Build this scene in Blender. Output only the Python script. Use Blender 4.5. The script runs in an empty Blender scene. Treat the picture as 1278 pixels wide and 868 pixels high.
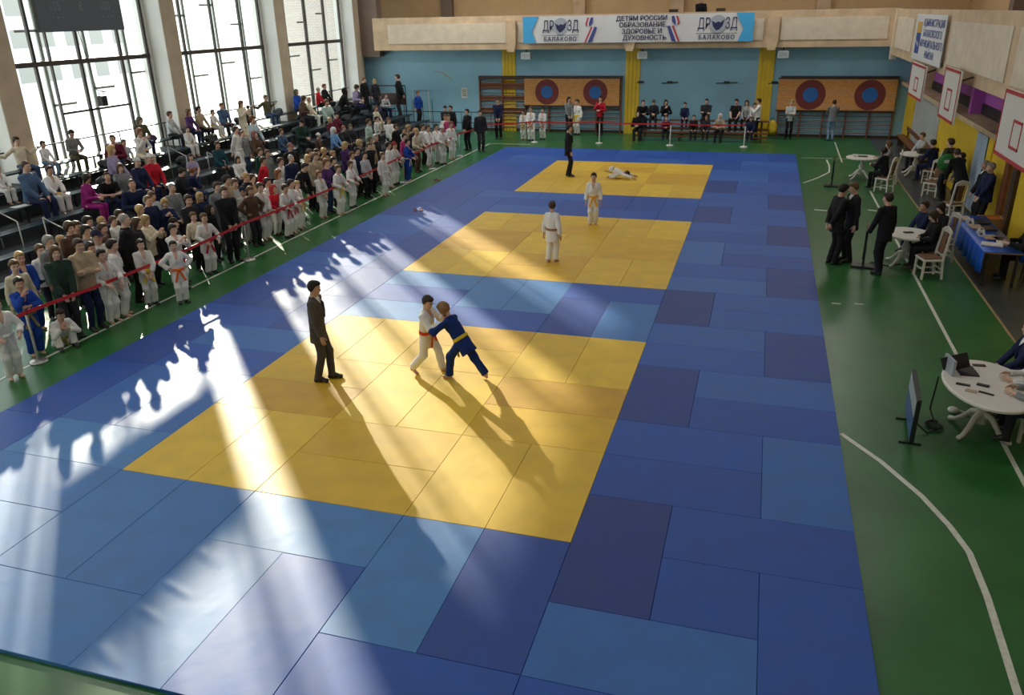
import bpy, bmesh, math, random
import numpy as np
from mathutils import Matrix, Vector
random.seed(7)
S = bpy.context.scene; C = S.collection
# ------------------------------------------------------------------ camera, sky, sun, exposure
F_PX, CX, CY, CZ, PITCH, YAW, ROLL = 1002.61, 7.5879, -7.2022, 5.4506, .3952, -.2989, -.0213
_fw = np.array([math.sin(YAW) * math.cos(PITCH), math.cos(YAW) * math.cos(PITCH), -math.sin(PITCH)])
_r = np.array([math.cos(YAW), -math.sin(YAW), 0]); _u = np.cross(_r, _fw)
_R = math.cos(ROLL) * _r + math.sin(ROLL) * _u; _U = -math.sin(ROLL) * _r + math.cos(ROLL) * _u
CAM = np.array([CX, CY, CZ])
def ray(x, y): return _fw + _R * (x - 639) / F_PX - _U * (y - 434) / F_PX
def at(x, y, ax, v):
    d = ray(x, y); return CAM + d * (v - CAM[ax]) / d[ax]
cam = bpy.data.cameras.new('camera'); co = bpy.data.objects.new('camera', cam); C.objects.link(co)
cam.sensor_width = 36; cam.lens = F_PX * 36 / 1278; cam.clip_end = 400
co.matrix_world = Matrix(((_R[0], _U[0], -_fw[0], CX), (_R[1], _U[1], -_fw[1], CY), (_R[2], _U[2], -_fw[2], CZ), (0, 0, 0, 1)))
S.camera = co
S.view_settings.view_transform = 'Standard'; S.view_settings.look = 'None'; S.view_settings.gamma = 1
S.view_settings.use_curve_mapping = False
S.view_settings.exposure = 0.06
SUN_EL = math.radians(17.4)     # sun stands behind the windows, low
SUN_W, SKY, FILL_W = 8.8, 2.7, 86
W = bpy.data.worlds.new('World'); S.world = W; W.use_nodes = True
# ------------------------------------------------------------------ figures: smooth distance-field bodies meshed with surface nets
def V(*a): return np.array(a, float)
def unit(v): return v / (np.linalg.norm(v) + 1e-9)
class Field:
    def __init__(s, lo, hi, h, fine=None):
        ax = []
        for i in range(3):
            if i == 2 and fine is not None:
                z0, z1, hf = fine
                a = list(np.arange(lo[2], z0, h)); b = list(np.arange(z0, z1, hf)); c = list(np.arange(z1, hi[2] + h, h))
                ax.append(np.array(a + b + c, np.float32))
            else:
                ax.append(np.arange(lo[i], hi[i] + h, h).astype(np.float32))
        s.ax = ax; s.F = np.full([len(a) for a in ax], 1.0, np.float32)
    def sub(s, lo, hi):
        sl = []
        for i in range(3):
            a = int(np.searchsorted(s.ax[i], lo[i])); b = int(np.searchsorted(s.ax[i], hi[i]))
            if b - a < 1: return None, None
            sl.append(slice(a, b))
        sl = tuple(sl)
        P = np.meshgrid(s.ax[0][sl[0]], s.ax[1][sl[1]], s.ax[2][sl[2]], indexing='ij', sparse=True)
        return sl, P
    def put(s, d, sl, k, mode):
        f = s.F[sl]
        if mode == 'sub':
            d = -d
            h = np.clip(0.5 - 0.5 * (d - f) / k, 0, 1) if False else None
            m = np.maximum(f, d); e = np.maximum(k - np.abs(f - d), 0) / k
            s.F[sl] = m + e * e * k * 0.25
        else:
            m = np.minimum(f, d); e = np.maximum(k - np.abs(f - d), 0) / k
            s.F[sl] = m - e * e * k * 0.25
    def cone(s, a, b, ra, rb, k=.02, flat=None, ends=(0, 0), mode='add', grow=0):
        # tapered capsule; flat=(axis, factor) squashes it along axis; ends cut it square
        ra += grow; rb += grow
        a = np.asarray(a, float); b = np.asarray(b, float); m = max(ra, rb) + k + .03
        sl, P = s.sub(np.minimum(a, b) - m, np.maximum(a, b) + m)
        if sl is None: return
        ab = b - a; L2 = ab @ ab + 1e-9
        q = [P[i] - a[i] for i in range(3)]
        if flat is not None:
            n, fac = flat; dn = sum(q[i] * n[i] for i in range(3)) * (1 / fac - 1)
            q = [q[i] + n[i] * dn for i in range(3)]; abn = ab + n * (ab @ n) * (1 / fac - 1); L2 = abn @ abn + 1e-9
        else: abn = ab
        t0 = sum(q[i] * abn[i] for i in range(3)) / L2; t = np.clip(t0, 0, 1)
        d = np.sqrt(sum((q[i] - t * abn[i]) ** 2 for i in range(3))) - (ra + (rb - ra) * t)
        L = np.sqrt(L2)
        if ends[0]: d = np.maximum(d, -t0 * L)
        if ends[1]: d = np.maximum(d, (t0 - 1) * L)
        s.put(d.astype(np.float32), sl, k, mode)
    def ell(s, c, R, r, k=.02, mode='add', grow=0):
        r = np.asarray(r, float) + grow; m = r.max() + k + .03
        sl, P = s.sub(c - m, c + m)
        if sl is None: return
        q = [P[i] - c[i] for i in range(3)]
        loc = [sum(q[i] * R[j][i] for i in range(3)) for j in range(3)]
        k0 = np.sqrt(sum((loc[j] / r[j]) ** 2 for j in range(3))); k1 = np.sqrt(sum((loc[j] / r[j] ** 2) ** 2 for j in range(3))) + 1e-6
        s.put((k0 * (k0 - 1) / k1).astype(np.float32), sl, k, mode)
    def half(s, c, n, keep=True):
        P = np.meshgrid(*s.ax, indexing='ij', sparse=True)
        s.F = np.maximum(s.F, sum((P[i] - c[i]) * n[i] for i in range(3))).astype(np.float32)
    def rough(s, amp, fr, seed=0):
        P = np.meshgrid(*s.ax, indexing='ij', sparse=True)
        x, y, z = P
        n = np.sin(fr * x + 1.7 * np.sin(fr * .7 * z + seed)) * np.sin(fr * .8 * y + seed + 1.3 * np.sin(fr * .5 * x)) + .6 * np.sin(fr * .9 * z + 2 * np.sin(fr * .6 * (x + y)) + seed)
        s.F = s.F + (amp * n).astype(np.float32)
    def mesh(s):
        F = s.F; S = F < 0
        nx, ny, nz = F.shape
        c = [S[i:nx - 1 + i, j:ny - 1 + j, k:nz - 1 + k] for i in (0, 1) for j in (0, 1) for k in (0, 1)]
        cnt = sum(a.astype(np.int8) for a in c)
        I, J, K = np.nonzero((cnt > 0) & (cnt < 8))
        n = len(I); idx = np.full((nx - 1, ny - 1, nz - 1), -1, np.int32); idx[I, J, K] = np.arange(n)
        acc = np.zeros((n, 3)); w = np.zeros(n)
        co = [(i, j, k) for i in (0, 1) for j in (0, 1) for k in (0, 1)]
        ax = s.ax
        for a in range(8):
            for b in range(a + 1, 8):
                da = np.array(co[b]) - np.array(co[a])
                if np.abs(da).sum() != 1: continue
                pa = (I + co[a][0], J + co[a][1], K + co[a][2]); pb = (I + co[b][0], J + co[b][1], K + co[b][2])
                fa = F[pa]; fb = F[pb]; m = (fa < 0) != (fb < 0)
                t = np.where(m, fa / (fa - fb + 1e-12), 0)
                for q in range(3):
                    ca = ax[q][pa[q]]; cb = ax[q][pb[q]]
                    acc[:, q] += np.where(m, ca + (cb - ca) * t, 0)
                w += m
        vs = acc / np.maximum(w, 1)[:, None]
        quads = []
        for axis in range(3):
            sl0 = [slice(1, d - 1) for d in F.shape]; sl1 = list(sl0)
            sl0[axis] = slice(0, F.shape[axis] - 1); sl1[axis] = slice(1, F.shape[axis])
            A = S[tuple(sl0)]; B = S[tuple(sl1)]
            for flip, msk in ((0, A & ~B), (1, ~A & B)):
                p = list(np.nonzero(msk))
                for q in range(3):
                    if q != axis: p[q] = p[q] + 1
                u, v = [(1, 2), (2, 0), (0, 1)][axis]
                def at(du, dv):
                    r = [p[0].copy(), p[1].copy(), p[2].copy()]; r[u] -= du; r[v] -= dv
                    return idx[r[0], r[1], r[2]]
                q4 = np.stack([at(0, 0), at(1, 0), at(1, 1), at(0, 1)], 1)
                if flip: q4 = q4[:, ::-1]
                quads.append(q4)
        Q = np.concatenate(quads) if quads else np.zeros((0, 4), int)
        Q = Q[(Q >= 0).all(1)]
        return vs, Q
def to_mesh(name, parts, mats, smooth=True):
    # parts: list of (verts, faces, material index)
    vs = []; fs = []; mi = []; o = 0
    for v, f, m in parts:
        vs.append(np.asarray(v, float).reshape(-1, 3)); f = [list(map(int, q)) for q in f]
        fs += [[i + o for i in q] for q in f]; mi += [m] * len(f); o += len(vs[-1])
    me = bpy.data.meshes.new(name); me.from_pydata(np.concatenate(vs).tolist(), [], fs)
    for m in mats: me.materials.append(m)
    me.polygons.foreach_set('material_index', mi)
    me.polygons.foreach_set('use_smooth', [smooth] * len(fs)); me.update()
    return me
def tube_part(pts, rad, n=6):
    pts = [np.asarray(p, float) for p in pts]; vs = []; fs = []
    for i, p in enumerate(pts):
        d = unit(pts[min(i + 1, len(pts) - 1)] - pts[max(i - 1, 0)])
        a = unit(np.cross(d, V(.31, .2, .93))); b = np.cross(d, a)
        for k in range(n):
            t = 2 * math.pi * k / n; vs.append(p + rad[i] * (math.cos(t) * a + math.sin(t) * b))
    for i in range(len(pts) - 1):
        for k in range(n):
            fs.append([i * n + k, i * n + (k + 1) % n, (i + 1) * n + (k + 1) % n, (i + 1) * n + k])
    m = len(pts) - 1; tip = len(vs); vs.append(pts[-1] + unit(pts[-1] - pts[-2]) * rad[-1] * .8)
    for k in range(n): fs.append([m * n + k, m * n + (k + 1) % n, tip])
    return vs, fs
def blob_part(c, R, r, nu=8, nv=5):
    vs = [c + R[2] * r[2]]; fs = []
    for i in range(1, nv):
        ph = math.pi * i / nv
        for j in range(nu):
            t = 2 * math.pi * j / nu
            vs.append(c + R[0] * r[0] * math.sin(ph) * math.cos(t) + R[1] * r[1] * math.sin(ph) * math.sin(t) + R[2] * r[2] * math.cos(ph))
    vs.append(c - R[2] * r[2]); L = len(vs) - 1
    for j in range(nu):
        fs.append([0, 1 + j, 1 + (j + 1) % nu]); fs.append([L, L - nu + (j + 1) % nu, L - nu + j])
        for i in range(nv - 2):
            a = 1 + i * nu; fs.append([a + j, a + nu + j, a + nu + (j + 1) % nu, a + (j + 1) % nu])
    return vs, fs
def rotv(v, axis, ang):
    axis = unit(axis); return v * math.cos(ang) + np.cross(axis, v) * math.sin(ang) + axis * (axis @ v) * (1 - math.cos(ang))
def ik(a, t, l1, l2, hint):
    d = t - a; L = np.linalg.norm(d); mx = (l1 + l2) * .995
    if L > mx: d = d * mx / L; L = mx; t = a + d
    x = (l1 * l1 - l2 * l2 + L * L) / (2 * L); h = math.sqrt(max(l1 * l1 - x * x, 1e-6)); e = d / L
    n = hint - a; n = n - e * (n @ e); n = unit(n)
    return a + e * x + n * h, t
BODY = {  # height, head height, hip, shoulder height, shoulder half width, girth
    'm': dict(H=1.76, hh=.238, hip=.525, sh=.818, sw=.108, g=1.0),
    'f': dict(H=1.66, hh=.226, hip=.520, sh=.815, sw=.096, g=.92),
    'c': dict(H=1.40, hh=.216, hip=.505, sh=.790, sw=.098, g=.80)}
# poses: numbers are in units of body height; x right, y forward, z up
POSE = {
 'stand':   dict(wr=(.15, .03, .47), wl=(-.15, .03, .47), er=(.3, -.3, .6), el=(-.3, -.3, .6)),
 'front':   dict(wr=(.045, .125, .50), wl=(-.045, .13, .505), er=(.35, -.05, .55), el=(-.35, -.05, .55)),
 'behind':  dict(wr=(.03, -.11, .50), wl=(-.03, -.12, .50), er=(.4, -.15, .6), el=(-.4, -.15, .6)),
 'crossed': dict(wr=(-.045, .118, .665), wl=(.05, .10, .68), er=(.28, .12, .5), el=(-.28, .12, .5)),
 'hips':    dict(wr=(.115, .02, .555), wl=(-.115, .02, .555), er=(.5, -.12, .62), el=(-.5, -.12, .62)),
 'phone':   dict(wr=(.035, .20, .78), wl=(-.045, .20, .77), er=(.3, .1, .4), el=(-.3, .1, .4), hp=-.1),
 'chin':    dict(wr=(.02, .115, .80), wl=(-.02, .125, .655), er=(.25, .2, .5), el=(-.3, .05, .5)),
 'tape':    dict(wr=(.11, .19, .57), wl=(-.12, .18, .57), er=(.35, -.05, .5), el=(-.35, -.05, .5), lean=.10),
 'wave':    dict(wr=(.03, .12, .86), wl=(-.15, .03, .47), er=(.3, .1, .5), el=(-.3, -.3, .6)),
 'walk':    dict(wr=(.15, -.06, .48), wl=(-.16, .13, .52), er=(.3, -.3, .6), el=(-.3, -.3, .6), ar=(.05, .05), al=(-.05, -.10)),
 'bow':     dict(wr=(.09, .24, .46), wl=(-.09, .24, .46), er=(.3, 0, .4), el=(-.3, 0, .4), lean=.55, hp=-.35),
 # seated; pelvis on a seat .255 H up
 'sit':     dict(seat=1, wr=(.07, .19, .335), wl=(-.07, .19, .335), er=(.4, -.1, .4), el=(-.4, -.1, .4), lean=.06),
 'elbows':  dict(seat=1, wr=(.035, .27, .41), wl=(-.035, .27, .41), er=(.35, .05, .2), el=(-.35, .05, .2), lean=.5, hp=.25),
 'sitcross':dict(seat=1, wr=(-.045, .148, .445), wl=(.05, .13, .46), er=(.28, .12, .3), el=(-.28, .12, .3), lean=.06),
 'sitphone':dict(seat=1, wr=(.03, .2, .42), wl=(-.04, .2, .41), er=(.35, 0, .2), el=(-.35, 0, .2), lean=.16, hp=-.45),
 'sitchin': dict(seat=1, wr=(.02, .165, .575), wl=(-.03, .17, .42), er=(.25, .25, .3), el=(-.3, .1, .25), lean=.2),
 'spread':  dict(seat=1, wr=(.36, -.10, .53), wl=(-.36, -.10, .53), er=(.3, -.2, .3), el=(-.3, -.2, .3), lean=-.08),
 'desk':    dict(seat=1, wr=(.085, .24, .455), wl=(-.085, .24, .455), er=(.35, 0, .2), el=(-.35, 0, .2), lean=.18, hp=-.15),
 'crouch':  dict(pz=.115, py=-.02, wr=(.03, .185, .30), wl=(-.05, .20, .27), er=(.4, .05, .1), el=(-.4, .05, .1), lean=.55, hp=-.3, ar=(.09, .17), al=(-.09, .15), kr=(.2, .3, .6), kl=(-.2, .3, .6)),
}
class Fig:
    def __init__(s, body, pose, **over):
        B = BODY[body]; p = dict(POSE[pose]) if isinstance(pose, str) else dict(pose); p.update(over)
        s.B = B; H = B['H']; s.H = H; g = s.g = B['g'] * H / 1.76 if body != 'c' else B['g']
        s.p = p; s.seat = p.get('seat', 0)
        sit = .255 * H
        pz = p.get('pz', (sit + .055 * H) / H if s.seat else B['hip']) * H
        P = s.P = V(p.get('px', 0) * H, p.get('py', 0) * H, pz)
        # pelvis turn
        pt = p.get('pyaw', 0); s.pr = rotv(V(1, 0, 0), V(0, 0, 1), pt); s.pf = rotv(V(0, 1, 0), V(0, 0, 1), pt)
        up = V(0, 0, 1)
        u = rotv(up, s.pr, -p.get('lean', 0)); u = rotv(u, s.pf, p.get('side', 0))
        tw = p.get('twist', 0)
        r = unit(s.pr - u * (u @ s.pr)); r = rotv(r, u, tw); f = np.cross(u, r)
        s.u, s.r, s.f = u, r, f
        L = (B['sh'] - B['hip']) * H; s.L = L
        s.C = P + u * L                     # shoulder line centre
        s.sr = s.C + r * B['sw'] * H - u * .022 * H / 1.76; s.sl = s.C - r * B['sw'] * H - u * .022 * H / 1.76
        ua, fa = .168 * H, .150 * H
        H_ = lambda k: V(*p[k]) * H
        s.er, s.wr = ik(s.sr, H_('wr'), ua, fa, H_('er')); s.el, s.wl = ik(s.sl, H_('wl'), ua, fa, H_('el'))
        hw = .052 * H
        s.hr = P + s.pr * hw - up * .01; s.hl = P - s.pr * hw - up * .01
        th = sh = (B['hip'] - .045) * H / 2 * 1.01; az = .045 * H
        if s.seat:
            ky = .25 * H; s.ar = V(.07 * H, p.get('fy', .235) * H, az); s.al = V(-.07 * H, p.get('fy2', p.get('fy', .235)) * H, az)
            hk = (V(.12, .6, .6) * H, V(-.12, .6, .6) * H)
        else:
            a = p.get('ar', (.052, 0)); b = p.get('al', (-.052, -.01))
            s.ar = V(a[0] * H, a[1] * H, (a[2] * H if len(a) > 2 else az)); s.al = V(b[0] * H, b[1] * H, (b[2] * H if len(b) > 2 else az))
            hk = (H_('kr') if 'kr' in p else V(.07, .6, .3) * H, H_('kl') if 'kl' in p else V(-.07, .6, .3) * H)
        s.kr, s.ar = ik(s.hr, s.ar, th, sh, hk[0]); s.kl, s.al = ik(s.hl, s.al, th, sh, hk[1])
        # feet directions
        s.tr = rotv(s.pf, up, p.get('tr', -.15)); s.tl = rotv(s.pf, up, p.get('tl', .15))
        s.trz = p.get('trz', 0); s.tlz = p.get('tlz', 0)
        # head
        hh = B['hh']; s.hh = hh; k = hh / .238; s.k = k
        nu = unit(u + up * .8); s.nb = s.C + u * .02 * H / 1.76
        hp = p.get('hp', -.05); hy = p.get('hy', 0)
        hf = unit(f - up * (f @ up)) if abs(f @ up) < .9 else f
        if 'hdir' in p: hf = unit(V(*p['hdir']))
        hf = rotv(hf, up, hy); hr = np.cross(hf, up); hr = unit(hr)
        hf2 = rotv(hf, hr, hp); hu = np.cross(hr, hf2)
        if 'hroll' in p: hr = rotv(hr, hf2, p['hroll']); hu = np.cross(hr, hf2)
        s.HR = [hr, hf2, hu]
        s.hc = s.nb + nu * (.075 * k + .045) + hf2 * .02 * k + hu * .055 * k
        s.top = s.hc[2] + .125 * k
    def bounds(s, pts, m):
        a = np.array(pts); return a.min(0) - m, a.max(0) + m
    def torso(s, F, grow=0, k=.05, low=True):
        g = s.g; P, u, r, f, L = s.P, s.u, s.r, s.f, s.L; R = [r, f, u]
        R0 = [s.pr, np.cross(u, s.pr), u]
        F.ell(P + u * .02, R0, V(.162, .115, .125) * g, k, grow=grow)
        F.ell(P + u * L * .42, R, V(.142, .100, .16) * g, k, grow=grow)
        F.ell(P + u * L * .72 + f * .008, R, V(.160, .112, .165) * g, k, grow=grow)
        F.cone(s.sr - r * .03, s.sl + r * .03, .047 * g, .047 * g, k, grow=grow * .6)
        F.cone(s.C - u * .02, s.nb + u * .05 * g, .085 * g, .058 * g, k, grow=grow)
    def body_mesh(s, name, h=.014, hf=.0075, feet=True):
        g = s.g; k = s.k; R = s.HR
        pts = [s.P, s.C, s.er, s.el, s.wr, s.wl, s.kr, s.kl, s.ar, s.al, s.hc, s.hr, s.hl]
        lo, hi = s.bounds(pts, .19); lo[2] = max(lo[2], -.012)
        hi[2] = max(hi[2], s.top + .02)
        F = Field(lo, hi, h, (s.hc[2] - .135 * k, s.hc[2] + .13 * k, hf))
        s.torso(F)
        for sg, S_, E_, W_ in ((1, s.sr, s.er, s.wr), (-1, s.sl, s.el, s.wl)):
            F.cone(S_, E_, .052 * g, .041 * g, .03); F.cone(E_, W_, .042 * g, .027 * g, .015)
            d = unit(W_ - E_); F.cone(E_ + d * .02, E_ + d * .1, .03 * g, .036 * g, .03)
            pr = unit(s.P + s.f * .02 - W_); pn = pr - d * (pr @ d); pn = unit(pn) if np.linalg.norm(pn) > .1 else s.f
            F.cone(W_, W_ + d * .07 * k, .024 * k, .034 * k, .012, flat=(pn, .5))
        for sg, Hp, K_, A_, T_, tz in ((1, s.hr, s.kr, s.ar, s.tr, s.trz), (-1, s.hl, s.kl, s.al, s.tl, s.tlz)):
            F.cone(Hp, K_, .084 * g, .056 * g, .04); F.cone(K_, A_, .054 * g, .036 * g, .025)
            d = unit(A_ - K_); back = unit(np.cross(np.cross(d, T_), d)) * -1
            F.cone(K_ + d * .07 + back * .015, K_ + d * .2 + back * .012, .046 * g, .04 * g, .04)
            dn = V(0, 0, -1); T2 = unit(T_ + V(0, 0, tz))
            heel = A_ - T2 * .03 * g + dn * .05 * g; toe = A_ + T2 * .135 * g + dn * .052 * g
            F.cone(heel, toe, .03 * g, .026 * g, .02); F.cone(A_, A_ + T2 * .08 * g + dn * .045 * g, .036 * g, .03 * g, .02)
            side = np.cross(T2, V(0, 0, 1)); F.cone(toe - side * .022 * g - T2 * .01, toe + side * .022 * g - T2 * .02, .022 * g, .02 * g, .02)
        hc = s.hc; loc = lambda x, y, z: hc + (R[0] * x + R[1] * y + R[2] * z) * k
        F.cone(s.nb - s.u * .03, loc(0, -.02, -.06), .058 * g, .05 * k, .02)
        F.ell(loc(0, -.012, .03), R, V(.074, .094, .092) * k, .02)
        F.ell(loc(0, .022, -.03), R, V(.060, .068, .078) * k, .03)
        F.ell(loc(0, .055, -.088), R, V(.028, .024, .022) * k, .03)
        F.cone(loc(-.028, .077, .026), loc(.028, .077, .026), .013 * k, .013 * k, .02)
        F.cone(loc(0, .086, .010), loc(0, .103, -.022), .008 * k, .013 * k, .012)
        F.cone(loc(-.011, .092, -.026), loc(.011, .092, -.026), .008 * k, .008 * k, .008)
        for sx in (-1, 1):
            F.ell(loc(.032 * sx, .088, .006), R, V(.016, .012, .011) * k, .012, mode='sub')
            F.ell(loc(.045 * sx, .062, -.028), R, V(.02, .018, .02) * k, .02)
            F.cone(loc(.074 * sx, -.008, .014), loc(.072 * sx, -.002, -.02), .015 * k, .010 * k, .008, flat=(R[0], .5))
        F.cone(loc(-.018, .081, -.054), loc(.018, .081, -.054), .008 * k, .008 * k, .01)
        parts = [(*F.mesh(), 0)]
        for sx in (-1, 1):
            parts.append((*blob_part(loc(.032 * sx, .079, .006), R, V(.0120, .008, .0062) * k), 1))
            parts.append((*blob_part(loc(.032 * sx, .0845, .006), R, V(.0062, .0045, .0058) * k), 2))
            parts.append((*blob_part(loc(.032 * sx, .089, .027), R, V(.018, .006, .0045) * k), 3))
        parts.append((*blob_part(loc(0, .087, -.0545), R, V(.021, .006, .0065) * k), 4))
        for sg, E_, W_ in ((1, s.er, s.wr), (-1, s.el, s.wl)):
            d = unit(W_ - E_); pr = s.P + s.f * .02 - W_; pn = pr - d * (pr @ d); pn = unit(pn) if np.linalg.norm(pn) > .05 else s.f
            sd = unit(np.cross(d, pn)); cl = s.p.get('curl', .45)
            thumb = sd if (sd @ s.f) > 0 else -sd
            base = W_ + d * .078 * k
            for j, (off, ln) in enumerate(((.026, .9), (.009, 1.0), (-.009, .94), (-.026, .76))):
                q = base + thumb * off * k; dd = d; pl = [q - d * .02 * k]
                for seg in (.036, .026, .022):
                    pl.append(q); q = q + dd * seg * k * ln; dd = unit(dd * math.cos(cl) + pn * math.sin(cl)); pn2 = pn
                pl.append(q); parts.append((*tube_part(pl, [.009 * k, .0092 * k, .0085 * k, .0078 * k, .0065 * k]), 0))
            q = W_ + d * .022 * k + thumb * .02 * k; dd = unit(thumb * .75 + d * .6 + pn * .25)
            parts.append((*tube_part([q, q + dd * .032 * k, q + dd * .05 * k + d * .012 * k, q + dd * .055 * k + d * .034 * k], [.012 * k, .0105 * k, .0095 * k, .0075 * k]), 0))
        return to_mesh(name, parts, [MAT['skin'], MAT['eye_white'], MAT['iris'], MAT['brow'], MAT['lips']])
    def hair_mesh(s, name, style, h=.009):
        k = s.k; R = s.HR; hc = s.hc; loc = lambda x, y, z: hc + (R[0] * x + R[1] * y + R[2] * z) * k
        lo, hi = hc - .17 * k, hc + .17 * k
        if style in ('long', 'pony'): lo = lo - V(.04, .04, .26) * k
        if style == 'hood': lo = lo - .05; hi = hi + .04
        F = Field(lo, hi, h)
        P = np.meshgrid(*F.ax, indexing='ij', sparse=True); q = [P[i] - hc[i] for i in range(3)]
        X, Y, Z = [sum(q[i] * R[j][i] for i in range(3)) / k for j in range(3)]
        sm = lambda a, b, x: (lambda t: t * t * (3 - 2 * t))(np.clip((x - a) / (b - a), 0, 1))
        if style in ('hat', 'knit'):
            F.ell(loc(0, -.012, .04), R, V(.088, .108, .1) * k, .02)
            line = .045 - .02 * sm(.05, -.08, Y)
            F.F = np.maximum(F.F, (line - Z) * k).astype(np.float32)
            if style == 'hat': F.cone(loc(0, .09, .052), loc(0, .13, .045), .062 * k, .05 * k, .01, flat=(R[2], .16))
            else:
                F.ell(loc(0, -.012, .05), R, V(.094, .114, .022) * k, .01); F.ell(loc(0, -.02, .143), R, V(.02, .02, .018) * k, .01)
        elif style == 'hood':
            F.ell(loc(0, -.03, .02), R, V(.105, .125, .13) * k, .02); F.cone(loc(0, -.05, -.06), loc(0, -.06, -.14), .1 * k, .09 * k, .05)
            F.ell(loc(0, .10, -.01), R, V(.066, .13, .095) * k, .02, mode='sub')
        else:
            gr = {'buzz': .004, 'short': .014, 'long': .018, 'pony': .012, 'bob': .022, 'curly': .026}[style]
            F.ell(loc(0, -.012, .032), R, V(.0745, .0945, .094) * k, .02, grow=gr * k)
            if style in ('short', 'curly', 'bob', 'long'): F.ell(loc(0, .045, .095), R, V(.06, .05, .03) * k, .03)
            low = {'buzz': -.045, 'short': -.055, 'long': -.10, 'pony': -.06, 'bob': -.11, 'curly': -.08}[style]
            edge = .0 if style in ('buzz', 'short', 'pony') else .045
            line = low + (.066 - low) * sm(-.035 + edge, .06 + edge * .6, Y)
            F.F = np.maximum(F.F, (line - Z) * k).astype(np.float32)
            if style == 'long':
                for sx in (-1, 0, 1):
                    F.cone(loc(.055 * sx, -.055 + .03 * abs(sx), 0), loc(.07 * sx, -.075 + .045 * abs(sx), -.26), .042 * k, .03 * k, .03)
            if style == 'bob':
                for sx in (-1, 1): F.cone(loc(.07 * sx, -.02, .02), loc(.072 * sx, .0, -.10), .028 * k, .024 * k, .02)
            if style == 'pony': F.cone(loc(0, -.11, .03), loc(0, -.13, -.17), .03 * k, .016 * k, .02)
        if style not in ('hat', 'hood', 'buzz'): F.rough(.0022 * k, 95 if style != 'knit' else 160, 1)
        return to_mesh(name, [(*F.mesh(), 0)], [MAT['hair'] if style not in ('hat', 'knit', 'hood') else MAT['cloth']])
    def top_mesh(s, name, kind, h=.0145):
        # kind: gi, suit, jacket, shirt, tee
        g = s.g; P, u, r, f = s.P, s.u, s.r, s.f
        t = {'gi': .020, 'suit': .018, 'jacket': .028, 'shirt': .012, 'tee': .012}[kind] * (.9 if g < .9 else 1)
        hem = {'gi': -.155, 'suit': -.115, 'jacket': -.075, 'shirt': -.05, 'tee': -.05}[kind] * s.H
        if s.seat or s.p.get('short'): hem = max(hem, -.028 * s.H)
        pts = [s.P, s.C, s.er, s.el, s.wr, s.wl, s.P + u * hem, s.nb]
        lo, hi = s.bounds(pts, .2)
        F = Field(lo, hi, h)
        R = [r, f, u]; R0 = [s.pr, np.cross(u, s.pr), u]; L = s.L
        F.ell(P + u * L * .42, R, V(.146, .104, .18) * g, .05, grow=t)
        F.ell(P + u * L * .72 + f * .008, R, V(.160, .112, .165) * g, .05, grow=t)
        F.cone(s.sr - r * .03, s.sl + r * .03, .045 * g, .045 * g, .05, grow=t * .6)
        F.cone(s.C - u * .02, s.nb + u * .03 * g, .085 * g, .066 * g, .05, grow=t * .5, ends=(0, 1))
        wv = P + u * L * .3; he = P + u * hem
        if not s.seat: he = he - V(0, 0, 0)
        fl = {'gi': .174, 'suit': .168, 'jacket': .168, 'shirt': .170, 'tee': .170}[kind] * g
        F.cone(wv, he, .146 * g + t, fl + t, .03, flat=(unit(np.cross(u, s.pr)), .73), ends=(0, 1))
        sl = {'gi': (.056, .060, .058), 'suit': (.053, .050, .044), 'jacket': (.056, .056, .046), 'shirt': (.051, .048, .040), 'tee': (.055, .060, 0)}[kind]
        for S_, E_, W_ in ((s.sr, s.er, s.wr), (s.sl, s.el, s.wl)):
            d = unit(W_ - E_); end = W_ - d * (.03 if kind == 'gi' else .005)
            if kind == 'tee':
                F.cone(S_, S_ + (E_ - S_) * .75, sl[0] * g, sl[1] * g, .04, ends=(0, 1)); continue
            F.cone(S_, E_, sl[0] * g + .006, sl[1] * g + .006, .04); F.cone(E_, end, sl[1] * g + .006, sl[2] * g + .006, .012, ends=(0, 1))
        F.rough(.0042 if kind in ('gi', 'jacket') else .003, 30 if kind != 'gi' else 26, hash(kind) % 7 if False else len(kind))
        # neck opening
        F.cone(s.nb + u * .035 + f * .01, s.nb + u * .12, .062 * g, .08 * g, .006, mode='sub')
        if kind in ('gi', 'suit'):
            a = s.C + f * (.13 * g + t); b = P + u * L * (.52 if kind == 'gi' else .45) + f * (.14 * g + t)
            F.cone(s.nb + f * .08 + u * .05, b, .075 * g, .006, .006, mode='sub', flat=(f, 1.0))
        parts = [(*F.mesh(), 0)]
        if kind in ('gi', 'suit'):
            # lapels follow the cut
            b = P + u * L * (.50 if kind == 'gi' else .43) + f * (.128 * g + t)
            for sx in (-1, 1):
                p0 = s.nb + u * .035 - f * .05 * g + r * sx * .03 * g; p1 = s.nb + u * .03 + r * sx * .068 * g + f * .02; p2 = s.C - u * .07 * g + r * sx * .058 * g + f * (.108 * g + t); p3 = b + r * sx * .004
                parts.append((*tube_part([p0, p1, p2, (p2 + p3) / 2 + f * .006, p3], [.012 * g, .015 * g, .016 * g, .015 * g, .012 * g], 6), 0))
        if kind == 'jacket':
            parts.append((*tube_part([s.nb + u * .03 + rotv(f, u, a) * .072 * g for a in np.linspace(-2.9, 2.9, 9)], [.016 * g] * 9, 6), 0))
        return to_mesh(name, parts, [MAT['gi'] if kind == 'gi' else MAT['cloth']])
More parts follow.
